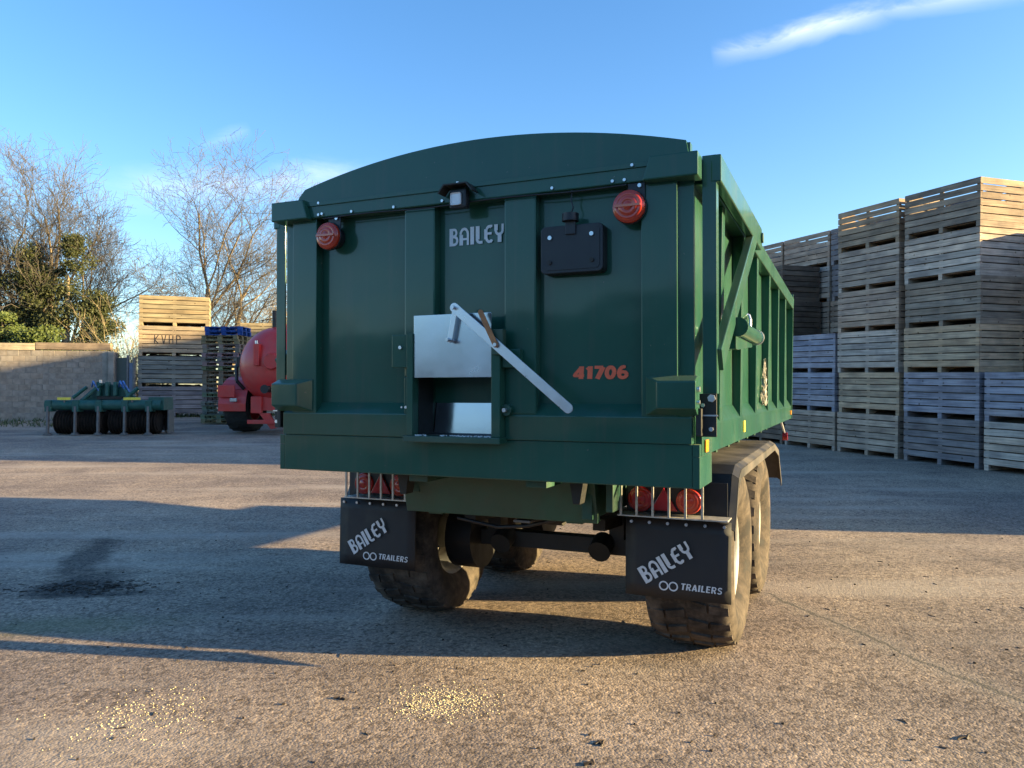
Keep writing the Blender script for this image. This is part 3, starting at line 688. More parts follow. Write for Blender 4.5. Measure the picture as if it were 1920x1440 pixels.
def guards(s):
    k = lambda x: x*s
    prof = [(.735, .86), (.90, 1.135), (1.02, 1.178), (3.22, 1.195), (3.60, 1.12), (3.90, .82)]
    b = MB(); xi, xo = .70, 1.300
    for (p, q) in zip(prof, prof[1:]):
        d = Vector((q[0]-p[0], q[1]-p[1])).normalized(); n = Vector((d.y, -d.x))*.012
        b.add([(k(xi), p[0], p[1]), (k(xo-.035), p[0], p[1]), (k(xo-.035), q[0], q[1]), (k(xi), q[0], q[1])], [(0, 1, 2, 3)])
        b.add([(k(xo-.035), p[0], p[1]), (k(xo), p[0], p[1]-.022), (k(xo), q[0], q[1]-.022), (k(xo-.035), q[0], q[1])], [(0, 1, 2, 3)])
        b.add([(k(xo), p[0], p[1]-.022), (k(xo), p[0]+.012, p[1]-.075), (k(xo), q[0]-.0, q[1]-.075), (k(xo), q[0], q[1]-.022)], [(0, 1, 2, 3)])
    g = b.build('mudguard', M['guard'], T)
    mo = g.modifiers.new('solid', 'SOLIDIFY'); mo.thickness = .008; mo.offset = 0
    g.data.polygons.foreach_set('use_smooth', [False]*len(g.data.polygons))
    tb('mudguard_back_sheet', M['bplast'], (*sx(s, .715, 1.262), .748, .756, .885, 1.10), bevel=.001, parent=g)
    # mudflap and its bolt row
    xa, xb = sx(s, .700, 1.290)
    fl = MB(); nx, nz = 8, 6; vs = []; r = .03
    for j in range(nz+1):
        for i in range(nx+1):
            u, v = i/nx, j/nz
            vs.append((xa+(xb-xa)*u, .690-.018*math.sin(v*1.6)*(.6+.4*math.sin(u*3)), .893-.443*v))
    fs = [(j*(nx+1)+i, j*(nx+1)+i+1, (j+1)*(nx+1)+i+1, (j+1)*(nx+1)+i) for j in range(nz) for i in range(nx)]
    f = fl.add(vs, fs, True).build('mudflap', M['black'], T)
    mo = f.modifiers.new('solid', 'SOLIDIFY'); mo.thickness = .008; mo.offset = 0
    for i in range(6):
        MB().cyl((xa+.035+i*(xb-xa-.07)/5, .684, .868), (xa+.035+i*(xb-xa-.07)/5, .672, .868), .009, 8).build('bolt', M['zinc'], f)
    text_mesh('BAILEY', .098, (xa+.122, .520), .6655, 'flap_lettering', M['letter'], f, .90, 0, R(33), GL, .05)
    text_mesh('TRAILERS', .036, (xa+.316, .507), .6655, 'flap_lettering', M['letter'], f, 1.08, .12, R(-1), GL2, .09)
    b = MB()
    for c in (.222, .276):
        pts = []; nn = 24
        for i in range(nn):
            a = 6.2832*i/nn; pts += [(xa+c+.027*math.cos(a), .6655, .520+.027*math.sin(a)), (xa+c+.019*math.cos(a), .6655, .520+.019*math.sin(a))]
        b.add(pts, [(2*i, 2*((i+1) % nn), 2*((i+1) % nn)+1, 2*i+1) for i in range(nn)])
    b.build('flap_rings', M['letter'], f)
    # lamp cluster behind a bar cage
    la, lb = sx(s, .695, 1.165)
    box = tb('lamp_housing', M['bplast'], (la+.02, lb-.02, .635, .690, .935, 1.085), bevel=.010)
    for i, (cx, m_) in enumerate(((.27, 'redlens'), (.73, 'redlens2'))):
        cc = xa+.0+(la-xa)+(lb-la)*( .22 if i == 0 else .80)
        pts = []
        hw = .085
        MB().lathe([(.634, .072), (.622, .070), (.618, .064), (.621, .060), (.615, .054), (.613, .034), (.616, .030), (.612, .026), (.611, .001)], 24, 'y', (cc, 0, 1.005)).build('round_lamp', M[m_], box)
    cx = la+(lb-la)*.51
    MB().prism([(cx-.075, .948), (cx+.075, .948), (cx, 1.075)], .612, .6345).build('triangle_reflector', M['redlens'], box, .003)
    cage = tb('lamp_cage', M['cage'], (la-.01, (xb if s > 0 else lb)+.0, .560, .700, .914, .921), bevel=0)
    if s < 0: pass
    for i in range(6):
        x = la+.01+i*(lb-la-.02)/5
        tb('cage_bar', M['cage'], (x-.006, x+.006, .556, .566, .9215, 1.125), bevel=0, parent=cage)
    tb('cage_bar', M['cage'], (la, lb, .556, .590, 1.1255, 1.131), bevel=0, parent=cage)
both(guards)

# ================================================================ potato boxes
BL, BD, BH = 1.775, 1.22, .94
def make_box_proto():
    root = empty('potato_box')
    long_ = MB().box(-BL/2, BL/2, -.010, .010, -.0590, .0590)
    short = MB().box(-(BD/2-.021), BD/2-.021, -.010, .010, -.0590, .0590)
    lo = so = None
    for k in range(6):
        z = .116+.0590+k*.1408
        for sgn in (-1, 1):
            if lo is None: lo = long_.build('board', M['wood'], root); o = lo
            else: o = lo.copy(); col.objects.link(o); o.parent = root
            o.location = (0, sgn*(BD/2-.010), z)
        for sgn in (-1, 1):
            if so is None: so = short.build('board', M['wood'], root); o = so
            else: o = so.copy(); col.objects.link(o); o.parent = root
            o.location = (sgn*(BL/2-.011), 0, z); o.rotation_euler = (0, 0, R(90))
    post = None
    for px in (-1, 1):
        for py in (-1, 1):
            if post is None: post = MB().box(-.035, .035, -.035, .035, 0, .83).build('corner_post', M['wood'], root); o = post
            else: o = post.copy(); col.objects.link(o); o.parent = root
            o.location = (px*(BL/2-.058), py*(BD/2-.057), .102)
    bt = None
    for py in (-1, 1):
        if bt is None: bt = MB().box(-.045, .045, -.011, .011, 0, .80).build('batten', M['wood'], root); o = bt
        else: o = bt.copy(); col.objects.link(o); o.parent = root
        o.location = (0, py*(BD/2-.033), .102)
    sk = None
    for px in (-1, 0, 1):
        if sk is None: sk = MB().box(-.045, .045, -BD/2+.004, BD/2-.004, 0, .112).build('skid', M['wood'], root); o = sk
        else: o = sk.copy(); col.objects.link(o); o.parent = root
        o.location = (px*(BL/2-.05), 0, 0)
    MB().box(-BL/2+.10, BL/2-.10, -BD/2+.1, BD/2-.1, .101, .118).build('floor_board', M['wood'], root)
    return root
PROTO = make_box_proto()
ORD = ['bottom', 'second', 'third', 'fourth', 'fifth', 'sixth', 'seventh']
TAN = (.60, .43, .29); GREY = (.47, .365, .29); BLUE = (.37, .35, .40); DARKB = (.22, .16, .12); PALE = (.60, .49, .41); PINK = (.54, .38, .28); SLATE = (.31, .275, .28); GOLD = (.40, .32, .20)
used = [False]
M['filler'] = leaf_mat('earthy_potatoes', (.035, .026, .018), (.085, .060, .038))  # added dark fill, not a real load: blocks light and blackens slat gaps
def filler_mesh(top):
    r = random.Random(int(top*100)); b = MB(); nx, ny = 14, 9; hx, hy = BL/2-.028, BD/2-.028; vs = []
    for j in range(ny+1):
        for i in range(nx+1):
            e = min(i, nx-i, j, ny-j); vs.append((-hx+2*hx*i/nx, -hy+2*hy*j/ny, top+(-.09 if e == 0 else (r.uniform(-.05, .02) if e > 1 else -.06))))
    fs = [(j*(nx+1)+i, j*(nx+1)+i+1, (j+1)*(nx+1)+i+1, (j+1)*(nx+1)+i) for j in range(ny) for i in range(nx)]
    ring = [i for i in range(nx+1)]+[j*(nx+1)+nx for j in range(1, ny+1)]+[ny*(nx+1)+i for i in range(nx-1, -1, -1)]+[j*(nx+1) for j in range(ny-1, 0, -1)]
    n0 = len(vs); vs += [(vs[k][0], vs[k][1], .119) for k in ring]; m = len(ring)
    fs += [(ring[k], n0+k, n0+(k+1) % m, ring[(k+1) % m]) for k in range(m)]+[tuple(n0+k for k in range(m))]
    return b.add(vs, fs, True)
FILLERS = {}
def add_filler(box, top):
    if top not in FILLERS: o = FILLERS[top] = filler_mesh(top).build('gap_filler', M['filler'])
    else: o = FILLERS[top].copy(); col.objects.link(o)
    o.parent = box; o['kind'] = 'stuff'
def colour_tree(o, c, r):
    for ch in o.children:
        k = r.uniform(.78, 1.18); h = r.uniform(-.05, .05)
        ch.color = (min(1, c[0]*k*(1+h)), min(1, c[1]*k), min(1, c[2]*k*(1-h)), 1)
def place_box(loc, rot, c, label, group, scale=(1, 1, 1)):
    if not used[0]: o = PROTO; used[0] = True
    else: o = copy_tree(PROTO)
    o.location = loc; o.rotation_euler = rot; o.scale = scale
    r = random.Random(hash(label) & 0xffff if False else sum(map(ord, label))*31+int(loc[0]*100))
    for ch in [q for q in o.children if q.name.startswith('gap_filler')]: bpy.data.objects.remove(ch)
    colour_tree(o, c, r); tag(o, label, 'box', group); return o
P0 = Vector((8.40, 16.65)); DV = Vector((.343, -.939)); NB = Vector((.939, .343)); ROWZ = math.atan2(-.939, .343)
TILT = .026*.939
def stack(s0, depth, cols_, where, rs):
    r = random.Random(rs)
    for k, c in enumerate(cols_):
        cp = P0+DV*(s0+.915)+NB*(depth+BD/2)
        rot = Euler((.026*.343, TILT, ROWZ)); up = rot.to_matrix() @ Vector((0, 0, 1))
        base = Vector((cp.x, cp.y, .026*(cp.y-10)+.004))
        p = base+up*(k*(BH+.0015)); j = Vector((DV.x, DV.y, 0))*(r.uniform(-.022, .022) if k else 0)+Vector((NB.x, NB.y, 0))*(r.uniform(-.02, .02) if k else 0)
        p = p+j
        cname, cval = c
        bx_ = place_box(p, (rot.x, rot.y, rot.z+(r.uniform(-.006, .006) if k else 0)), cval, '%s potato box, %s in %s' % (cname, ORD[k]+(' up' if k else ''), where), 'potato boxes stacked along the right of the yard')
        add_filler(bx_, .60 if k == len(cols_)-1 and len(cols_) > 5 else 1.0 if k < len(cols_)-1 else .93)
o_, n_ = ('brown', (.40, .29, .20)), ('grey-brown', (.36, .28, .215))
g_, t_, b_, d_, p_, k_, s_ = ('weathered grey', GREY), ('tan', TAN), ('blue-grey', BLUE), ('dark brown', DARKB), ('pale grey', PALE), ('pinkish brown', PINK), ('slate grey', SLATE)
stack(0.03, 0, [s_, b_, t_, n_, p_, n_], 'the tall stack with a sunlit end', 1)
stack(-1.90, 0, [g_, t_, p_, k_, g_, o_], 'the tall stack left of the sunlit-ended one', 2)
stack(-3.76, 0, [g_, b_, b_], 'the three-high stack beside the trailer front', 3)
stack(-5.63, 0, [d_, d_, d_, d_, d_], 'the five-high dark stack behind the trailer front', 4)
stack(-3.56, 1.32, [g_, g_, g_, g_, s_, s_], 'the back stack behind the three-high stack', 5)
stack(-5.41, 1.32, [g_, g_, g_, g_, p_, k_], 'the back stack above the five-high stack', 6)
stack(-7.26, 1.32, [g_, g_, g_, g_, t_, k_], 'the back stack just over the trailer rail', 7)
stack(1.91, 0, [p_, b_], 'the two-high stack at the right frame edge', 8)
for i in range(3): stack(3.78+i*1.87, 0, [g_, t_], 'the %s low stack beyond the right frame edge' % ['first', 'second', 'third'][i], 9+i)
stack(1.95, 1.34, [g_, t_, g_, t_, g_], 'the five-high stack beyond the right frame edge', 12)

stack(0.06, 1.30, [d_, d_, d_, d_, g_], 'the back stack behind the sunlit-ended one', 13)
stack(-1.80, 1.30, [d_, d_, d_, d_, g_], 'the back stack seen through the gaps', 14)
# left-hand boxes (a larger pattern of box)
def stack_left(x, y, rotz, cols_, where, rs, sc):
    r = random.Random(rs)
    for k, c in enumerate(cols_):
        bx_ = place_box((x+(r.uniform(-.03, .03) if k else 0), y+(r.uniform(-.02, .02) if k else 0), gz(x, y)+.012+k*(BH+.0015)*sc[2]), (0, 0, rotz+(r.uniform(-.012, .012) if k else 0)), c[1],
                  '%s potato box, %s in %s' % (c[0], ORD[k]+(' up' if k else ''), where), 'potato boxes stacked at the back left', sc)
        add_filler(bx_, 1.0 if k < len(cols_)-1 else .93)
gd = ('golden tan', GOLD); lg = ('old tan', (.42, .32, .22)); gs_ = ('grey-green', (.26, .26, .23))
stack_left(-13.45, 30.8, R(19), [s_, gs_, lg, gd], 'the stack between block wall and pallets', 21, (1.42, 1.25, 1.25))
stack_left(-10.45, 32.4, R(14), [t_, t_, lg, gd], 'the stack behind the red tanker', 22, (1, 1, 1))

# stencilled letters on the third box of the left stack
def stencil():
    y = 30.8-.61*1.25-.012
    o, w = text_mesh('KVHP', .34, (0, 0), 0, 'stencil_lettering', M['bplast'], None, .9, 0, 0,
        {'K': (.6, [([(.08, 0), (.08, 1)], .09), ([(.5, 1), (.1, .45), (.52, 0)], .09)]), 'V': (.6, [([(.05, 1), (.28, 0), (.52, 1)], .09)]),
         'H': (.6, [([(.08, 0), (.08, 1)], .09), ([(.5, 0), (.5, 1)], .09), ([(.08, .5), (.5, .5)], .09)]),
         'P': (.6, [([(.08, 0), (.08, 1)], .09), ([(.08, .95), (.35, .95)]+arc(.35, .73, .16, .22, 90, -90)+[(.08, .5)], .09)])}, .25)
    return o
_st = stencil()
for o in list(bpy.data.objects):
    if o.get('label', '').startswith('old tan') and 'block wall' in o.get('label', ''):
        _st.parent = o; _st.location = (-.50, -BD/2-.004, .38); _st.scale = (1/1.42, 1/1.25, 1/1.25)

# ================================================================ pallets
def pallet_mesh():
    b = MB()
    for x in (-.5275, -.30, 0, .30, .5275): b.box(x-.0725, x+.0725, -.40, .40, .122, .144)
    for y in (-.35, 0, .35): b.box(-.6, .6, y-.05, y+.05, .100, .1215)
    for x in (-.5275, 0, .5275):
        for y in (-.35, 0, .35): b.box(x-.0725, x+.0725, y-.05, y+.05, .0225, .0995)
    for y in (-.35, 0, .35): b.box(-.6, .6, y-.05, y+.05, 0, .022)
    return b
def pallets():
    n = 22; px, py = -10.42, 28.0; first = None; r = random.Random(3)
    words = ['bottom', 'second', 'third', 'fourth', 'fifth', 'sixth', 'seventh', 'eighth', 'ninth', 'tenth', 'eleventh', 'twelfth', 'thirteenth', 'fourteenth', 'fifteenth', 'sixteenth', 'seventeenth', 'eighteenth', 'nineteenth', 'twentieth', 'second blue', 'topmost blue']
    for i in range(n):
        if first is None: first = pallet_mesh().build('pallet', M['wood']); o = first
        else: o = first.copy(); col.objects.link(o)
        blue = i >= 20
        o.location = (px+r.uniform(-.05, .05)+(.1 if blue else 0), py+r.uniform(-.04, .04), gz(px, py)+.008+i*.158); o.rotation_euler = (0, 0, R(-3)+r.uniform(-.05, .05))
        o.scale = (1.12, 1.12, 1.09)
        o.color = (.03, .09, .34, 1) if blue else tuple([q*r.uniform(.75, 1.2) for q in (.25, .215, .17)])+(1,)
        tag(o, ('blue painted pallet, topmost of the pallet stack' if i == 21 else 'blue painted pallet just under the topmost in the pallet stack') if blue else 'worn wooden pallet, %s%s in the stack beside the red tanker' % (words[i], ' from ground' if i else ''), 'pallet', 'pallets stacked beside the tanker')
pallets()

# ================================================================ slurry tanker
def tanker():
    x, y = -6.98, 25.1; t = empty('slurry_tanker', (x, y, gz(x, y)), (0, 0, R(-7)))
    tag(t, 'red slurry tanker with domed rear end parked behind the trailer', 'tanker')
    Rt, zc = 1.14, 2.06
    prof = [(-2.25, .001), (-2.24, .25), (-2.20, .5), (-2.12, .76), (-1.98, .98), (-1.82, 1.09), (-1.72, Rt), (2.2, Rt), (2.4, .9), (2.55, .5), (2.6, .001)]
    tank = MB().lathe(prof, 48, 'y', (0, 0, zc)).build('tank', M['red'], t)
    for yy in (-1.6, -.3, 1.0, 2.0): MB().lathe([(yy-.04, Rt), (yy-.03, Rt+.03), (yy+.03, Rt+.03), (yy+.04, Rt)], 48, 'y', (0, 0, zc)).build('tank_band', M['red'], tank)
    MB().cyl((0, -1.2, zc+Rt-.02), (0, -1.2, zc+Rt+.14), .3, 20).build('top_hatch', M['red'], tank)
    MB().cyl((-.1, -1.55, zc+Rt-.02), (-.1, -1.55, zc+Rt+.55), .07, 12).build('vent_pipe', M['dark'], tank)
    MB().box(-.42, -.24, -2.32, -2.10, zc-.02, zc+.62).build('sight_glass_box', M['red'], tank, .012)
    MB().cyl((-.33, -2.28, zc+.63), (-.33, -2.28, zc+.72), .05, 10).build('box_cap', M['zinc'], tank)
    MB().lathe([(-2.36, .22), (-2.30, .25), (-2.18, .25)], 24, 'y', (.15, 0, zc+.1)).cyl((.15, -2.36, zc+.1), (.15, -2.35, zc+.1), .22, 24).build('rear_hatch', M['red'], tank)
    MB().cyl((.0, -2.45, zc-.72), (.0, -1.9, zc-.72), .10, 16).cyl((.0, -2.47, zc-.72), (.0, -2.45, zc-.72), .13, 16).build('outlet_valve', M['dark'], tank)
    ch_ = MB().box(-.55, -.40, -2.0, 3.6, .78, 1.02).box(.40, .55, -2.0, 3.6, .78, 1.02).box(-.55, .55, -1.98, -1.86, .70, 1.10).build('chassis', M['red'], t, .008)
    for q in (-.62, .28): MB().box(q, q+.34, -2.05, -1.96, .62, 1.12).build('lamp_plate', M['red'], ch_, .01)
    MB().prism([(-.38, .62), (-.05, .62), (.18, .18), (-.0, .14)], -2.02, -1.92).build('bumper_bracket', M['red'], ch_, .006)
    MB().box(-.7, .7, -2.12, -2.04, .30, .42).build('bumper_bar', M['red'], ch_, .01)
    MB().bar((0, 3.4, .9), (0, 5.0, .6), .2, .2, (0, 0, 1)).build('drawbar', M['red'], ch_)
    MB().box(-.06, .06, 4.6, 4.72, .0, .7).build('drawbar_jack', M['dark'], ch_)
    for s in (-1, 1):
        k = s*1.36
        w = MB().lathe([(-.3, .42), (-.31, .44), (-.29, .44), (-.05, .36), (.05, .36), (.29, .44), (.31, .44), (.3, .42)], 32, 'x').cyl((-.02, 0, 0), (.02, 0, 0), .38, 24).build('wheel', M['red'], t, loc=(k, -.85, .80))
        ty = MB().lathe([(-.31, .43), (-.38, .52), (-.40, .66), (-.34, .76), (0, .785), (.34, .76), (.40, .66), (.38, .52), (.31, .43)], 56, 'x')
        for i in range(20):
            for sd in (-1, 1):
                a = 6.2832*(i+.5*(sd > 0))/20
                vs = [(sd*u, rr*math.cos(a+tt+e), rr*math.sin(a+tt+e)) for (u, tt) in ((.02, 0), (.36, .16)) for rr in (.73, .802-(.03 if u > .3 else 0)) for e in (-.035, .035)]
                ty.add(vs, [(0, 1, 3, 2), (4, 6, 7, 5), (2, 3, 7, 6), (0, 4, 5, 1), (0, 2, 6, 4), (1, 5, 7, 3)])
        ty.build('tyre', M['rubber_dark'], w)
        prof = [(.93*math.cos(R(a)), .93*math.sin(R(a))) for a in range(-8, 189, 14)]
        g = MB()
        for (p, q) in zip(prof, prof[1:]):
            g.add([(-.44, p[0], p[1]), (.44, p[0], p[1]), (.44, q[0], q[1]), (-.44, q[0], q[1])], [(0, 1, 2, 3)])
        g = g.build('mudguard', M['red'], t, loc=(k, -.85, .80)); mo = g.modifiers.new('solid', 'SOLIDIFY'); mo.thickness = .02
        MB().box(-.42, .12, -.99, -.95, .30, .66).build('mudguard_flap', M['red'], g, .008)
        MB().box(.0, .22, -1.06, -1.0, .16, .27).build('tail_lamp', M['cage'], g, .02)
        MB().cyl((k*.3, -.85, .8), (k*.95, -.85, .8), .09, 14).build('axle', M['dark'], t)
    MB().tube([(-1.12, -1.5, 2.5), (-1.25, -1.7, 2.0), (-1.22, -1.75, 1.6), (-1.05, -1.6, 1.35)], .055, 10).build('suction_hose', M['bplast'], tank)
    MB().box(-1.24, -1.02, -1.72, -1.55, 2.02, 2.32).build('valve_box', M['dark'], tank, .01)
tanker()

# ================================================================ harrow
def harrow():
    x, y = -12.35, 23.7; t = empty('disc_harrow', (x, y, gz(x, y)), (0, 0, R(2))); t.scale = (.93, 1, 1)
    tag(t, 'teal green cultivator with dark packer rolls parked before the block wall', 'cultivator')
    fr = MB().cyl((-1.85, -.35, .90), (1.85, -.35, .90), .155, 16).box(-1.8, 1.8, .45, .60, .80, .95).build('frame', M['teal'], t)
    for xx in (-1.2, 0, 1.2): MB().box(xx-.07, xx+.07, -.35, .5, .82, .96).build('frame_beam', M['teal'], fr, .01)
    for xx in (-1.72, -.85, -.12, .72, 1.47):
        sh = MB().bar((xx, -.50, .86), (xx, -.52, .02), .065, .09, (0, 1, 0)).build('tine_leg', M['iron'], t, .004)
        MB().box(xx-.10, xx+.10, -.53, -.20, .70, 1.04).build('leg_clamp', M['teal'], sh, .01)
        MB().prism([(xx-.13, .0), (xx+.13, .0), (xx+.05, .07), (xx-.05, .07)], -.60, -.44).build('foot', M['iron'], sh, .004)
    MB().box(-1.78, 1.78, .36, .40, .10, .80).build('dark_back_panel', M['rolls'], t)  # flat dark panel added behind the rolls to make one dark rectangle
    for (c, yy) in ((-.9, 0.0), (.85, 0.0)):
        ro = MB().cyl((c-.78, yy, .38), (c+.78, yy, .38), .30, 20).build('packer_roll', M['rolls'], t)
        for i in range(16):
            q = c-.74+i*.0985
            MB().lathe([(q-.02, .28), (q-.005, .372), (q+.005, .372), (q+.02, .28)], 24, 'x', (0, yy, .38)).build('packer_ring', M['rolls'], ro)
    for i in range(12):
        q = -1.6+i*.29
        MB().lathe([(q-.03, .05), (q+.03, .30), (q+.036, .30), (q-.02, .05)], 20, 'x', (0, .52, .31)).build('disc', M['iron'], t)
    hs_ = MB().prism([(-1.0, 1.03), (.95, 1.03), (.62, 1.30), (.30, 1.50), (-.30, 1.58), (-.62, 1.34)], -.06, .06).build('headstock', M['teal'], t, .012)
    for q in (-.95, .85): MB().cyl((q-.12, -.25, 1.12), (q+.3*(1 if q < 0 else -1), -.2, 1.45), .055, 12).build('strut', M['teal'], hs_)
    MB().box(-.35, .45, -.16, -.061, 1.06, 1.16).build('headstock_plate', M['dark'], hs_, .01)
    for xx in (-.28, .0, .26): MB().box(xx-.05, xx+.05, -.24, -.061, 1.18, 1.60).build('linkage_plate', M['teal'], hs_, .01)
    MB().cyl((-.72, -.3, 1.05), (-.18, -.2, 1.56), .06, 12).cyl((.55, -.3, 1.02), (1.0, -.2, 1.42), .06, 12).build('fold_ram', M['teal'], hs_)
    for q in (-.25, .62, .72):
        MB().tube([(q, -.2, 1.3), (q-.1, -.3, 1.52), (q-.18, -.25, 1.62), (q-.3, -.1, 1.45)], .028, 8).build('hydraulic_hose', M['bluehose'], hs_)
    MB().cyl((-.18, -.24, 1.57), (-.18, -.24, 1.66), .05, 10).build('hose_coupling', M['zinc'], hs_)
    for (a, b_) in ((-1.42, -1.0), (.68, 1.22)):
        MB().box(a, b_, -.52, -.50, 1.05, 1.13).build('warning_board', M['yellow'], t, .004)
        MB().bar(((a+b_)/2, -.49, .98), ((a+b_)/2, -.49, 1.12), .05, .03, (0, 1, 0)).build('board_bracket', M['iron'], t)
    MB().box(1.42, 1.92, -.40, .30, .74, 1.14).build('end_box', M['teal'], t, .015)
    MB().box(1.95, 2.0, -.2, .2, .06, .75).build('end_plate', M['iron'], t, .01)
harrow()

# ================================================================ block wall
def wall():
    y = 29.3; x0, x1 = -24.1, -15.25; z0 = .68; bw, bh = .41, .2135
    root = empty('block_wall', ((x0+x1)/2, y-.84, z0), (0, 0, R(11))); tag(root, 'weathered concrete block wall with timber capping behind the green cultivator', 'wall')
    cx = (x0+x1)/2
    MB().box(x0-cx+.01, x1-cx-.01, .007, .19, -.35, 2.54).build('mortar_core', M['concrete'], root)
    blk = MB().box(-bw/2+.006, bw/2-.006, 0, .20, .006, bh-.006); hlf = MB().box(-bw/4+.006, bw/4-.006, 0, .20, .006, bh-.006)
    fb = blk.build('block', M['block'], root, .006); fh = hlf.build('block', M['block'], root, .006); uf = uh = False
    r = random.Random(5); n = int((x1-x0)/bw)
    for k in range(12):
        off = 0 if k % 2 else bw/2
        cells = [(x0+bw/2+i*bw+off, 'f') for i in range(n if not off else n-1)]
        if off: cells += [(x0+bw/4, 'h'), (x0+bw/4*3+(n-1)*bw, 'h')]
        for xx, kd in cells:
            if xx < -21.6: continue
            src, u = (fb, uf) if kd == 'f' else (fh, uh)
            o = src if not u else src.copy()
            if u: col.objects.link(o); o.parent = root
            if kd == 'f': uf = True
            else: uh = True
            o.location = (xx-cx, r.uniform(-.006, .005), k*bh-.02); q = r.uniform(.93, 1.06); w_ = r.uniform(-.03, .03)
            o.color = (.31*q*(1+w_), .258*q, .212*q*(1-w_), 1)
    MB().box(x0-cx, -21.82-cx, .001, .2, -.02, 2.54).build('wall_end', M['concrete'], root)
    cap = None
    for (a, b_, c) in ((-24.1, -17.82, (.62, .50, .34)), (-17.80, -15.20, (.34, .26, .19))):
        o = MB().box(-(b_-a)/2, (b_-a)/2, -.03, .25, 0, .26).build('capping_timber', M['wood'], root, .012, loc=((a+b_)/2-cx, 0, 2.545+(.0 if c[0] > .4 else .03))); o.color = (*c, 1)
    MB().box(x1-cx+.005, x1-cx+.20, -.12, .22, -.35, 2.52).build('end_post', M['concrete'], root, .015)
def block_mat():
    m, N, L, P = new_mat('concrete_block')
    oi = N.new('ShaderNodeObjectInfo'); tc = N.new('ShaderNodeTexCoord')
    va = N.new('ShaderNodeVectorMath'); va.operation = 'SCALE'; va.inputs[0].default_value = (9, 5, 7); L.new(oi.outputs['Random'], va.inputs['Scale'])
    ad = N.new('ShaderNodeVectorMath'); ad.operation = 'ADD'; L.new(tc.outputs['Object'], ad.inputs[0]); L.new(va.outputs[0], ad.inputs[1])
    n = N.new('ShaderNodeTexNoise'); n.inputs['Scale'].default_value = 5; n.inputs['Detail'].default_value = 8; L.new(ad.outputs[0], n.inputs['Vector'])
    r = ramp(N, [(.3, (.72, .71, .70)), (.7, (1.16, 1.15, 1.13))]); L.new(n.outputs['Fac'], r.inputs[0])
    mx = N.new('ShaderNodeMix'); mx.data_type = 'RGBA'; mx.blend_type = 'MULTIPLY'; mx.inputs['Factor'].default_value = 1; L.new(oi.outputs['Color'], mx.inputs['A']); L.new(r.outputs[0], mx.inputs['B'])
    L.new(mx.outputs['Result'], P.inputs['Base Color']); P.inputs['Roughness'].default_value = .92; P.inputs['Specular IOR Level'].default_value = .2
    b = N.new('ShaderNodeBump'); b.inputs['Strength'].default_value = .4; b.inputs['Distance'].default_value = .01; L.new(n.outputs['Fac'], b.inputs['Height']); L.new(b.outputs[0], P.inputs['Normal'])
    return m
M['block'] = block_mat()
wall()
# steel uprights and sheet beside the wall end
def gate():
    x, y = -14.86, 29.5; t = empty('sheet_gate', (x, y, gz(x, y)+.02)); t.scale = (.72, 1, .98); tag(t, 'narrow dark steel sheet gate between the block wall and the boxes', 'gate')
    for i, q in enumerate((-.42, .22, .55)): MB().box(q-.05, q+.05, -.06, .06, -.1, 2.55-.1*i).build('gate_post', M['iron'], t, .008)
    MB().box(-.36, .16, -.02, .02, .15, 2.35).build('gate_sheet', M['clad'], t, .004)
    MB().box(.275, .495, -.02, .02, .15, 2.15).build('gate_sheet', M['bluegrey'], t, .004)
M['bluegrey'] = plain('blue_grey_sheet', (.14, .17, .24), .5, var=.2, scale=4)
gate()

# ================================================================ vegetation
def seg(b, p, q, r1, r2, n=3):
    d = q-p
    if d.length < 1e-5: return
    d.normalize(); u = d.orthogonal().normalized(); c = d.cross(u)
    ring = [(math.cos(6.2832*i/n), math.sin(6.2832*i/n)) for i in range(n)]
    b.add([p+(u*a+c*e)*r1 for a, e in ring]+[q+(u*a+c*e)*r2 for a, e in ring], [(i, (i+1) % n, n+(i+1) % n, n+i) for i in range(n)], True)
def grow(b, tw, p, d, ln, r, lvl, rd, maxl, up, spread, kids):
    n = 5 if lvl == 0 else 4 if lvl < 3 else 3
    step = ln/n
    for i in range(n):
        w = .05+.075*lvl
        d = (d+Vector((rd.gauss(0, w), rd.gauss(0, w), rd.gauss(0, w*.7)+up*(.05+.02*lvl)))).normalized()
        q = p+d*step; r2 = max(.0068, r*(1-.62/n))
        tgt = b if lvl < 2 else tw
        seg(tgt, p, q, r, r2, 7 if lvl == 0 else 5 if lvl == 1 else 3)
        if lvl < maxl and (i > 0 or lvl > 0):
            for _ in range(kids[lvl] if i < n-1 else kids[lvl]+1):
                if rd.random() < .12: continue
                az = rd.uniform(0, 6.283); s = d.orthogonal().normalized(); t = d.cross(s)
                side = s*math.cos(az)+t*math.sin(az)
                ang = rd.uniform(.45, .95)*spread
                nd = (d*math.cos(ang)+side*math.sin(ang)+Vector((0, 0, up*.25))).normalized()
                grow(b, tw, q, nd, ln*rd.uniform(.85, 1.1)*(.70, .62, .58, .5, .5)[lvl], r2*rd.uniform(.42, .62), lvl+1, rd, maxl, up, spread, kids)
        p, r = q, r2
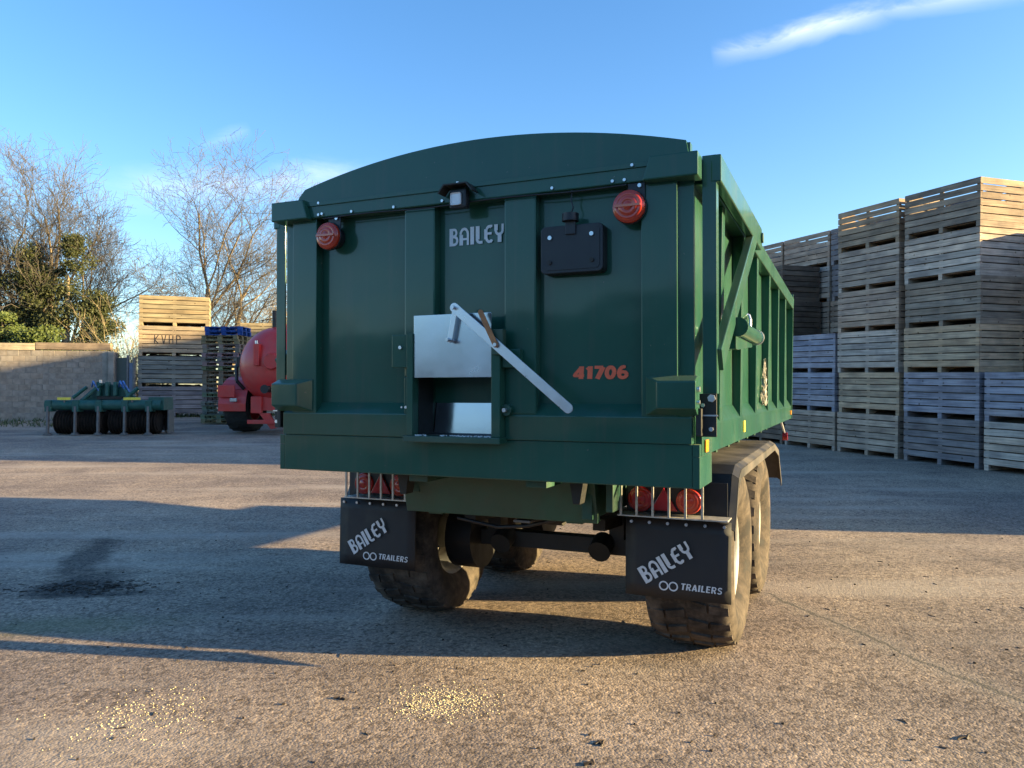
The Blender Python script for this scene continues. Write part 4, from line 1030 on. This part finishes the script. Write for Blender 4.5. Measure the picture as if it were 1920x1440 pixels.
def bare_tree(x, y, label, stems, seed, maxl=4, kids=(2, 2, 2, 2, 1), up=.35, spread=1.0, mats=('bark', 'twig'), name='bare_tree', ivy=0):
    rd = random.Random(seed); root = empty(name, on(x, y, -.1)); b = MB(); tw = MB()
    for (dx, d, ln, r) in stems: grow(b, tw, Vector((dx, 0, 0)), Vector(d).normalized(), ln, r, 0, rd, maxl, up, spread, kids)
    b.build('trunk', M[mats[0]], root); tw.build('crown', M[mats[1]], root)
    if ivy:
        lf = MB()
        for (dx, d, ln, r) in stems:
            dd = Vector(d).normalized()
            for i in range(ivy):
                t = rd.uniform(.05, .95); p = Vector((dx, 0, 0))+dd*ln*t; a = rd.uniform(0, 6.283); rr = (.1+abs(rd.gauss(0, .24)))*(1.15-t*.6)
                leaf(lf, p+Vector((math.cos(a)*rr, math.sin(a)*rr, rd.uniform(-.3, .3))), rd, .085)
        lf.build('ivy', M['ever'], root)
    tag(root, label, 'tree'); return len(b.f)+len(tw.f)
def leaf(b, p, rd, s):
    u = Vector((rd.gauss(0, 1), rd.gauss(0, 1), rd.gauss(0, 1))).normalized(); c = u.orthogonal().normalized()
    s *= rd.uniform(.6, 1.3)
    b.add([p-u*s, p+c*s*.5, p+u*s, p-c*s*.5], [(0, 1, 2, 3)])
def foliage(b, clumps, rd, per, s):
    for (c, r, fz) in clumps:
        for _ in range(per):
            v = Vector((rd.gauss(0, 1), rd.gauss(0, 1), rd.gauss(0, 1))).normalized()*(rd.random()**.45)*r
            v.z *= fz
            leaf(b, Vector(c)+v, rd, s)
cnt = 0
cnt += bare_tree(-27.0, 43, 'large bare tree with ivy-clad trunks at the left frame edge', [(-.4, (-.22, .1, 1), 6.0, .34), (.5, (.10, -.05, 1), 6.4, .32), (.9, (.50, .1, 1), 5.6, .24), (-1.0, (-.55, 0, 1), 5.4, .22)], 11, 4, (2, 2, 3, 2), .40, .85, ivy=900)
cnt += bare_tree(-16.7, 43.5, 'bare tree with forked trunk behind the box stack and pallets', [(-.25, (-.10, 0, 1), 6.6, .26), (.35, (.24, .1, 1), 5.6, .22), (.1, (.03, -.1, 1), 4.6, .12)], 31, 4, (2, 2, 2, 2), .30, 1.0)
cnt += bare_tree(-13.6, 46, 'small yellowish bare tree half hidden behind the trailer', [(0, (.1, 0, 1), 3.0, .10), (.3, (-.15, 0, 1), 2.8, .09), (.8, (.35, 0, 1), 2.6, .08)], 35, 4, (1, 2, 2, 2), .3, 1.1, ('straw', 'straw'))
def evergreen():
    rd = random.Random(9); x, y = -25.0, 39.5; root = empty('evergreen_tree', on(x, y)); root.scale = (1.3, 1.1, 1.12); b = MB(); t = MB()
    seg(t, Vector((0, 0, -.1)), Vector((.1, 0, 5.2)), .3, .05, 8); seg(t, Vector((1.6, 0, -.1)), Vector((1.7, 0, 6.0)), .22, .05, 8)
    t.build('trunk', M['bark'], root); cl = []
    for (cx, h, w) in ((-1.8, 5.2, 1.5), (-.2, 6.4, 1.7), (1.9, 7.8, 1.5), (2.9, 5.2, 1.2), (.8, 6.2, 1.6), (-2.8, 4.0, 1.2), (.2, 7.2, .9)):
        for i in range(44):
            z = rd.uniform(.5, h); k = 1-(z/h)**1.6*.88; a = rd.uniform(0, 6.283); rr = w*k*rd.uniform(.35, 1.0)
            cl.append(((cx+math.cos(a)*rr, math.sin(a)*rr*.8, z), rd.uniform(.22, .70), .8))
    foliage(b, cl, rd, 260, .06); b.build('crown', M['ever'], root); tag(root, 'dense dark evergreen tree rising behind the hedge at left', 'tree')
evergreen()
def hedge():
    rd = random.Random(10); x, y = -24.5, 35.4; root = empty('hedge', on(x, y)); b = MB(); cl = []
    for i in range(150):
        u = rd.uniform(-4.2, 5.0); top = 4.55-max(0, u-.2)*.36+.25*math.sin(u*2.3)
        z = rd.uniform(.4, 1)*top; cl.append(((u, rd.uniform(-.8, .8), z), rd.uniform(.28, .5), .8))
    foliage(b, cl, rd, 170, .075); b.build('foliage', M['hedge'], root)
    t = MB()
    for i in range(9): seg(t, Vector((-4+i, 0, -.05)), Vector((-4+i+rd.uniform(-.2, .2), 0, 2.4)), .05, .02, 5)
    t.build('stem', M['bark'], root); tag(root, 'bright green leafy hedge above the capping of the block wall', 'hedge')
hedge()
def dry_shrub():
    rd = random.Random(12); x, y = -16.3, 33.3; root = empty('dry_shrub', on(x, y)); root.scale = (1.5, 1.3, 1.25); b = MB()
    for i in range(150):
        a = rd.uniform(0, 6.283); k = rd.uniform(.1, .7); p = Vector((rd.uniform(-.5, .5), rd.uniform(-.4, .4), 0)); d = Vector((math.cos(a)*k, math.sin(a)*k, 1)).normalized(); ln = rd.uniform(1.8, 3.9); r = .016
        for j in range(6):
            d = (d+Vector((rd.gauss(0, .10), rd.gauss(0, .10), -.09))).normalized(); q = p+d*ln/6; seg(b, p, q, r, r*.8, 3)
            if j > 1:
                for _ in range(3):
                    e = (d+Vector((rd.gauss(0, .6), rd.gauss(0, .6), rd.gauss(0, .4)))).normalized(); seg(b, q, q+e*rd.uniform(.2, .5), r*.6, .004, 3)
            p, r = q, r*.8
    b.build('stem', M['straw'], root); tag(root, 'dry straw coloured shrub beside the left box stack', 'shrub')
dry_shrub()
def verge():
    rd = random.Random(14); b = MB()
    for i in range(9000):
        x = rd.uniform(-24, -9.5); y = rd.uniform(26.6, 32.0)
        if x > -13.9 and y < 29.8: continue
        if rd.random() > .55+.45*noise.noise(Vector((x*.8, y*.8, 0))): continue
        z = gz(x, y); h = rd.uniform(.05, .2); a = rd.uniform(0, 6.283); w = .018
        b.add([(x-math.cos(a)*w, y-math.sin(a)*w, z-.01), (x+math.cos(a)*w, y+math.sin(a)*w, z-.01), (x+rd.gauss(0, .06), y+rd.gauss(0, .06), z+h)], [(0, 1, 2)])
    o = b.build('grass_verge', M['grass']); o['kind'] = 'stuff'; o['label'] = 'rough grass growing along the foot of the block wall'; o['category'] = 'grass'
verge()

# ================================================================ litter on the ground
def kernels(cx, cy, sx_, sy_, n, seed, label):
    rd = random.Random(seed); b = MB()
    for i in range(n):
        x = rd.gauss(cx, sx_); y = rd.gauss(cy, sy_); z = gz(x, y); s = rd.uniform(.0020, .0040); a = rd.uniform(0, 3.14); ca, sa = math.cos(a)*s*1.5, math.sin(a)*s*1.5
        b.add([(x-ca, y-sa, z), (x+sa*.6, y-ca*.6, z), (x+ca, y+sa, z), (x-sa*.6, y+ca*.6, z), (x, y, z+s*1.3), (x, y, z-.001)], [(0, 1, 4), (1, 2, 4), (2, 3, 4), (3, 0, 4), (1, 0, 5), (2, 1, 5), (3, 2, 5), (0, 3, 5)])
    o = b.build('spilled_grain', M['grain']); o['kind'] = 'stuff'; o['label'] = label; o['category'] = 'grain'
M['grain'] = leaf_mat('grain_kernels', (.50, .40, .21), (.78, .66, .40))
kernels(-.36, 4.02, .13, .11, 800, 1, 'patch of spilled yellow grain on the ground before the trailer')
kernels(-1.85, 3.85, .16, .19, 330, 2, 'thin scatter of spilled grain at the lower left of the yard')
def debris():
    rd = random.Random(16); b = MB()
    def chip(x, y, ln, w, h):
        z = gz(x, y); a = rd.uniform(0, 6.283); c, s = math.cos(a), math.sin(a); j = lambda: rd.uniform(.6, 1.2)
        vs = [(x+c*u*ln*j()-s*v*w*j(), y+s*u*ln*j()+c*v*w*j(), z+(h*j() if t else -.003)) for t in (0, 1) for (u, v) in ((-1, -.7), (1, -1), (.9, 1), (-1, .8))]
        b.add(vs, [(0, 3, 2, 1), (4, 5, 6, 7), (0, 1, 5, 4), (1, 2, 6, 5), (2, 3, 7, 6), (3, 0, 4, 7)])
    for i in range(260): chip(rd.gauss(-3.5, .26), rd.gauss(6.38, .11), rd.uniform(.005, .034), rd.uniform(.002, .006), rd.uniform(.003, .009))
    o = b.build('mud_clods', M['mud']); o['kind'] = 'stuff'; o['label'] = 'dark lumps of mud and straw dropped on the yard at left'; o['category'] = 'mud'
    b = MB()
    for i in range(420):
        x = rd.uniform(-6, 6); y = 2.6+abs(rd.gauss(0, 3.2))
        if rd.random() < .45: chip(x, y, rd.uniform(.006, .03), rd.uniform(.002, .006), .004)
        else: chip(x, y, rd.uniform(.004, .010), rd.uniform(.004, .008), .008)
    for (x, y, l) in ((.42, 3.55, .05), (-.85, 3.15, .05), (-.45, 2.85, .045), (-.9, 4.06, .03), (2.1, 3.6, .05), (.35, 3.35, .03)): 
        for k in range(3): chip(x+rd.uniform(-.03, .03), y+rd.uniform(-.012, .012), l*.6, .007, .008)
    o = b.build('leaf_litter', M['mud']); o['kind'] = 'stuff'; o['label'] = 'scattered bits of dead leaf and grit on the yard'; o['category'] = 'litter'
M['mud'] = leaf_mat('dark_mud', (.022, .017, .013), (.075, .055, .040))
debris()

# ================================================================ farm buildings outside the frame: one shades the far left of the yard, one is mirrored in the tailgate, a third is added to shade the yard behind the camera
def barn(x0, x1, y0, y1, e, rg, label, along):
    t = empty('barn', ((x0+x1)/2, (y0+y1)/2, gz((x0+x1)/2, y0))); tag(t, label, 'barn')
    if along == 'x': t.rotation_euler = (0, 0, R(90)); hx, hy = (y1-y0)/2, (x1-x0)/2
    else: hx, hy = (x1-x0)/2, (y1-y0)/2
    MB().box(-hx-.02, hx+.02, -hy-.02, hy+.02, -.3, 2.0).build('concrete_base', M['concrete'], t)
    MB().prism([(-hx, 2.0), (hx, 2.0), (hx, e), (0, rg), (-hx, e)], -hy, hy).build('cladding', M['clad'], t)
    n = 14
    for s in (-1, 1):
        MB().bar((s*(hx+.5), 0, e+.02), (0, 0, rg+.16), 2*hy+1, .1, (s*.3, 0, 1)).build('roof_sheet', M['clad'], t)
        for k in range(3): MB().box(*sorted((s*(hx+.03), s*(hx+.10))), -hy+.2+k*(2*hy/3)+1.2, -hy+.2+(k+1)*(2*hy/3)-1.2, -.1, min(e-.8, 4.6)).build('sliding_door', M['bluegrey'], t)
barn(24.5, 36.5, 17, 36, 9.0, 11.9, 'tall clad grain store standing beyond the right frame edge', 'y')
barn(20, 34, -34, -2.8, 6.2, 8.4, 'unseen clad block added to the right behind the viewpoint, shading the yard', 'y')  # added out of view to shade ground behind the camera and darken the tailgate
barn(-84, 12, -48, -36, 6.6, 8.6, 'long dark clad barn behind the viewpoint, mirrored faintly in the tailgate', 'x')
print('tree faces', cnt, 'objects', len(bpy.data.objects), 'tris', sum(len(o.data.polygons) for o in bpy.data.objects if o.type == 'MESH'))
